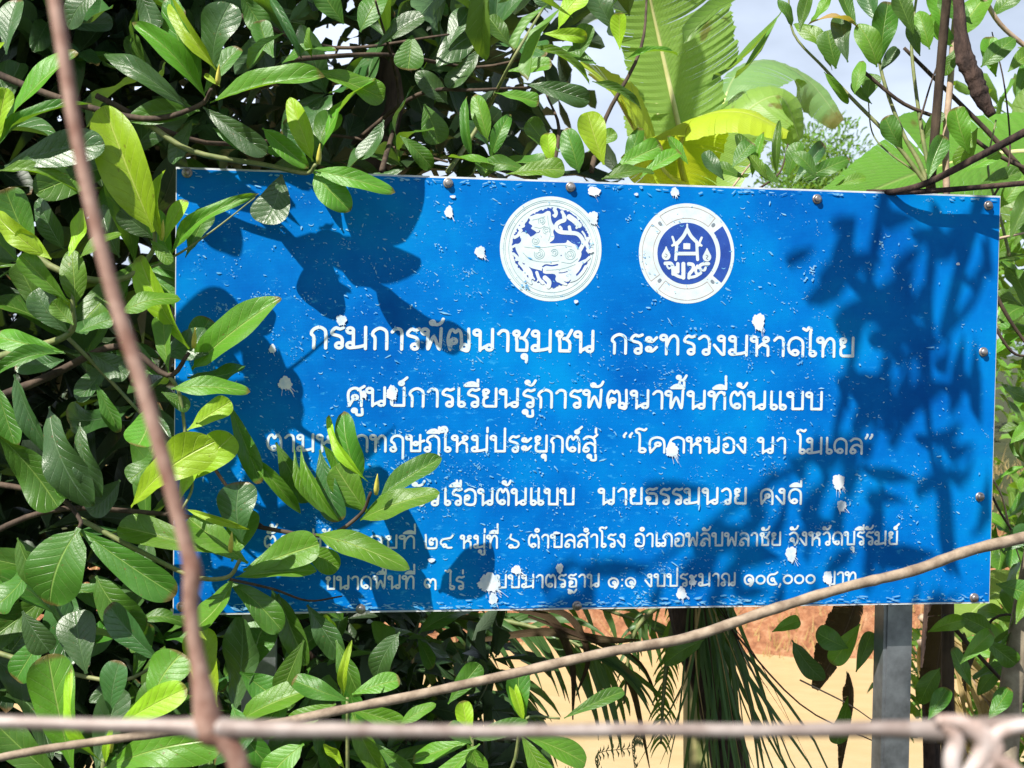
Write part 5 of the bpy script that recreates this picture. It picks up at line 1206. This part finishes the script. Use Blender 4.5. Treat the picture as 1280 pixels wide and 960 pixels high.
# reeds and debris on the far bank
V = []; uv = []; Fc = []
for q in range(5200):
    x = random.uniform(-9, 9); y = 11.6 + 2.8 * random.random() ** 1.3; z = ground_z(x, y); h = random.uniform(.05, .24); a = random.uniform(0, 6.28); o = len(V); w = .008
    lean = Vector((random.gauss(0, .4), random.gauss(0, .3), 1)) * h
    V += [Vector((x - w, y, z)), Vector((x + w, y, z)), Vector((x, y, z)) + lean]; uv += [(0, 0), (1, 0), (.5, 1)]; Fc.append((o, o + 1, o + 2))
tag(link('dry_grass', mesh_np('dry_grass', V, Fc, uv), LM['W']), kind='stuff')

# thin compound weed sprigs at the water's edge below the sign
to = empty('weed_sprig', P(800, 1000, 1.9), 'wispy feathered weed sprigs against the tan water below the sign', 'plant')
for (x0, y0, x1, y1, x2, y2) in ((760,990,745,945,790,935),(800,1000,790,930,802,925),(770,1000,730,970,700,965)):
    pts = [P(x0, y0, 1.9), P(x1, y1, 1.9), P(x2, y2, 1.88)]; sp = [Vector(p) for p in spline([tuple(p) for p in pts], 8)]; mb = MB(); mb.tube(sp, .0007, 4)
    for i, pp in enumerate(sp[3:-1]):
        for sd in (-1, 1):
            q = pp + Vector((0.3, -.2, sd)).normalized() * .012; mb.tube([pp, (pp + q) / 2 + Vector((.002, 0, 0)), q], [.0005, .0014, .0003], 4)
    tag(mb.build('sprig', M_twig, to), kind='stuff')

# ------------------------------------------------------------------ 6. fence and vine in front
tp = empty('wire_fence', P(250, 1600, .36), 'old rusty wire fence close to the lens, wires crossing at the lower left', 'fence')
tp.location.z = 0
def wire(pts, d, r, name, mat, rough=.06, n=12):
    sp = spline([tuple(P(x, y, d)) + (rr,) for x, y, rr in pts], 8)
    mb = MB(); mb.tube([Vector(p[:3]) for p in sp], [p[3] * r for p in sp], n, rough=rough); return mb.build(name, mat, tp)
DF = .34
wire([(54,-160,1),(66,-20,1),(78,60,1),(92,150,1),(112,250,1.0),(142,370,1.05),(180,490,1.1),(208,590,1.1),(232,680,1.1),(240,715,1.35),(238,760,1.1),(246,820,1.15),(256,880,1.8),(262,912,2.2),(280,925,1.7),(300,965,1.5),(318,1100,1.4),(330,1400,1.2)], DF, .0020, 'wire', M_rust)
for _z in (0,): wire([(-400,898,1),(-100,900,1),(0,902,1),(120,906,1.05),(220,908,1.3),(262,911,1.9),(320,911,1.4),(480,913,1.1),(640,914,1.05),(800,912,1.05),(960,913,1.05),(1100,911,1.2),(1180,912,1.6),(1280,906,1.4),(1400,902,1.0),(1800,898,1)], DF, .0019, 'wire', M_wire)
for pts in ([(1180,905,1),(1195,925,1.4),(1190,955,1.5),(1200,1010,1.2)], [(1290,905,1),(1250,915,1.3),(1235,940,1.6),(1262,960,1.4),(1300,985,1.2)], [(1170,900,1),(1205,905,1.5),(1230,930,1.7),(1215,965,1.5),(1190,990,1.2)], [(1215,905,1.2),(1245,935,1.4),(1225,975,1.5),(1245,1010,1.2)]):
    wire(pts, DF - .003, .0016, 'tie_wire', M_knot)
# posts of the fence stand outside the frame and carry the wires
for px in (-400, 1800):
    mb = MB(); q = P(px, 898, DF); mb.tube([Vector((q.x, q.y, -.1)), Vector((q.x, q.y, .8)), Vector((q.x, q.y, 1.75))], [.04, .038, .036], 10, rough=.05); mb.build('fence_post', M_stem, tp)
tq = empty('bare_vine', P(640, 855, 1.25), 'bare woody vine slanting up across the bottom right of the sign to the right edge', 'vine')
vp = [(-60,960,1.02),(30,940,1.04),(110,928,1.06),(200,916,1.08),(260,910,1.1),(330,905,1.12),(420,890,1.14),(520,868,1.17),(640,843,1.2),(760,815,1.22),(860,795,1.25),(960,765,1.27),(1060,735,1.3),(1140,712,1.32),(1210,690,1.34),(1290,668,1.36),(1400,640,1.4)]
sp = spline([tuple(P(x, y + random.uniform(-2, 2), d)) for x, y, d in vp], 8); m_ = len(sp)
mb = MB(); mb.tube([Vector(p) for p in sp], [(.0032 + .0032 * i / m_) * random.uniform(.93, 1.07) for i in range(m_)], 10, rough=.05); mb.build('stem', M_vine, tq)
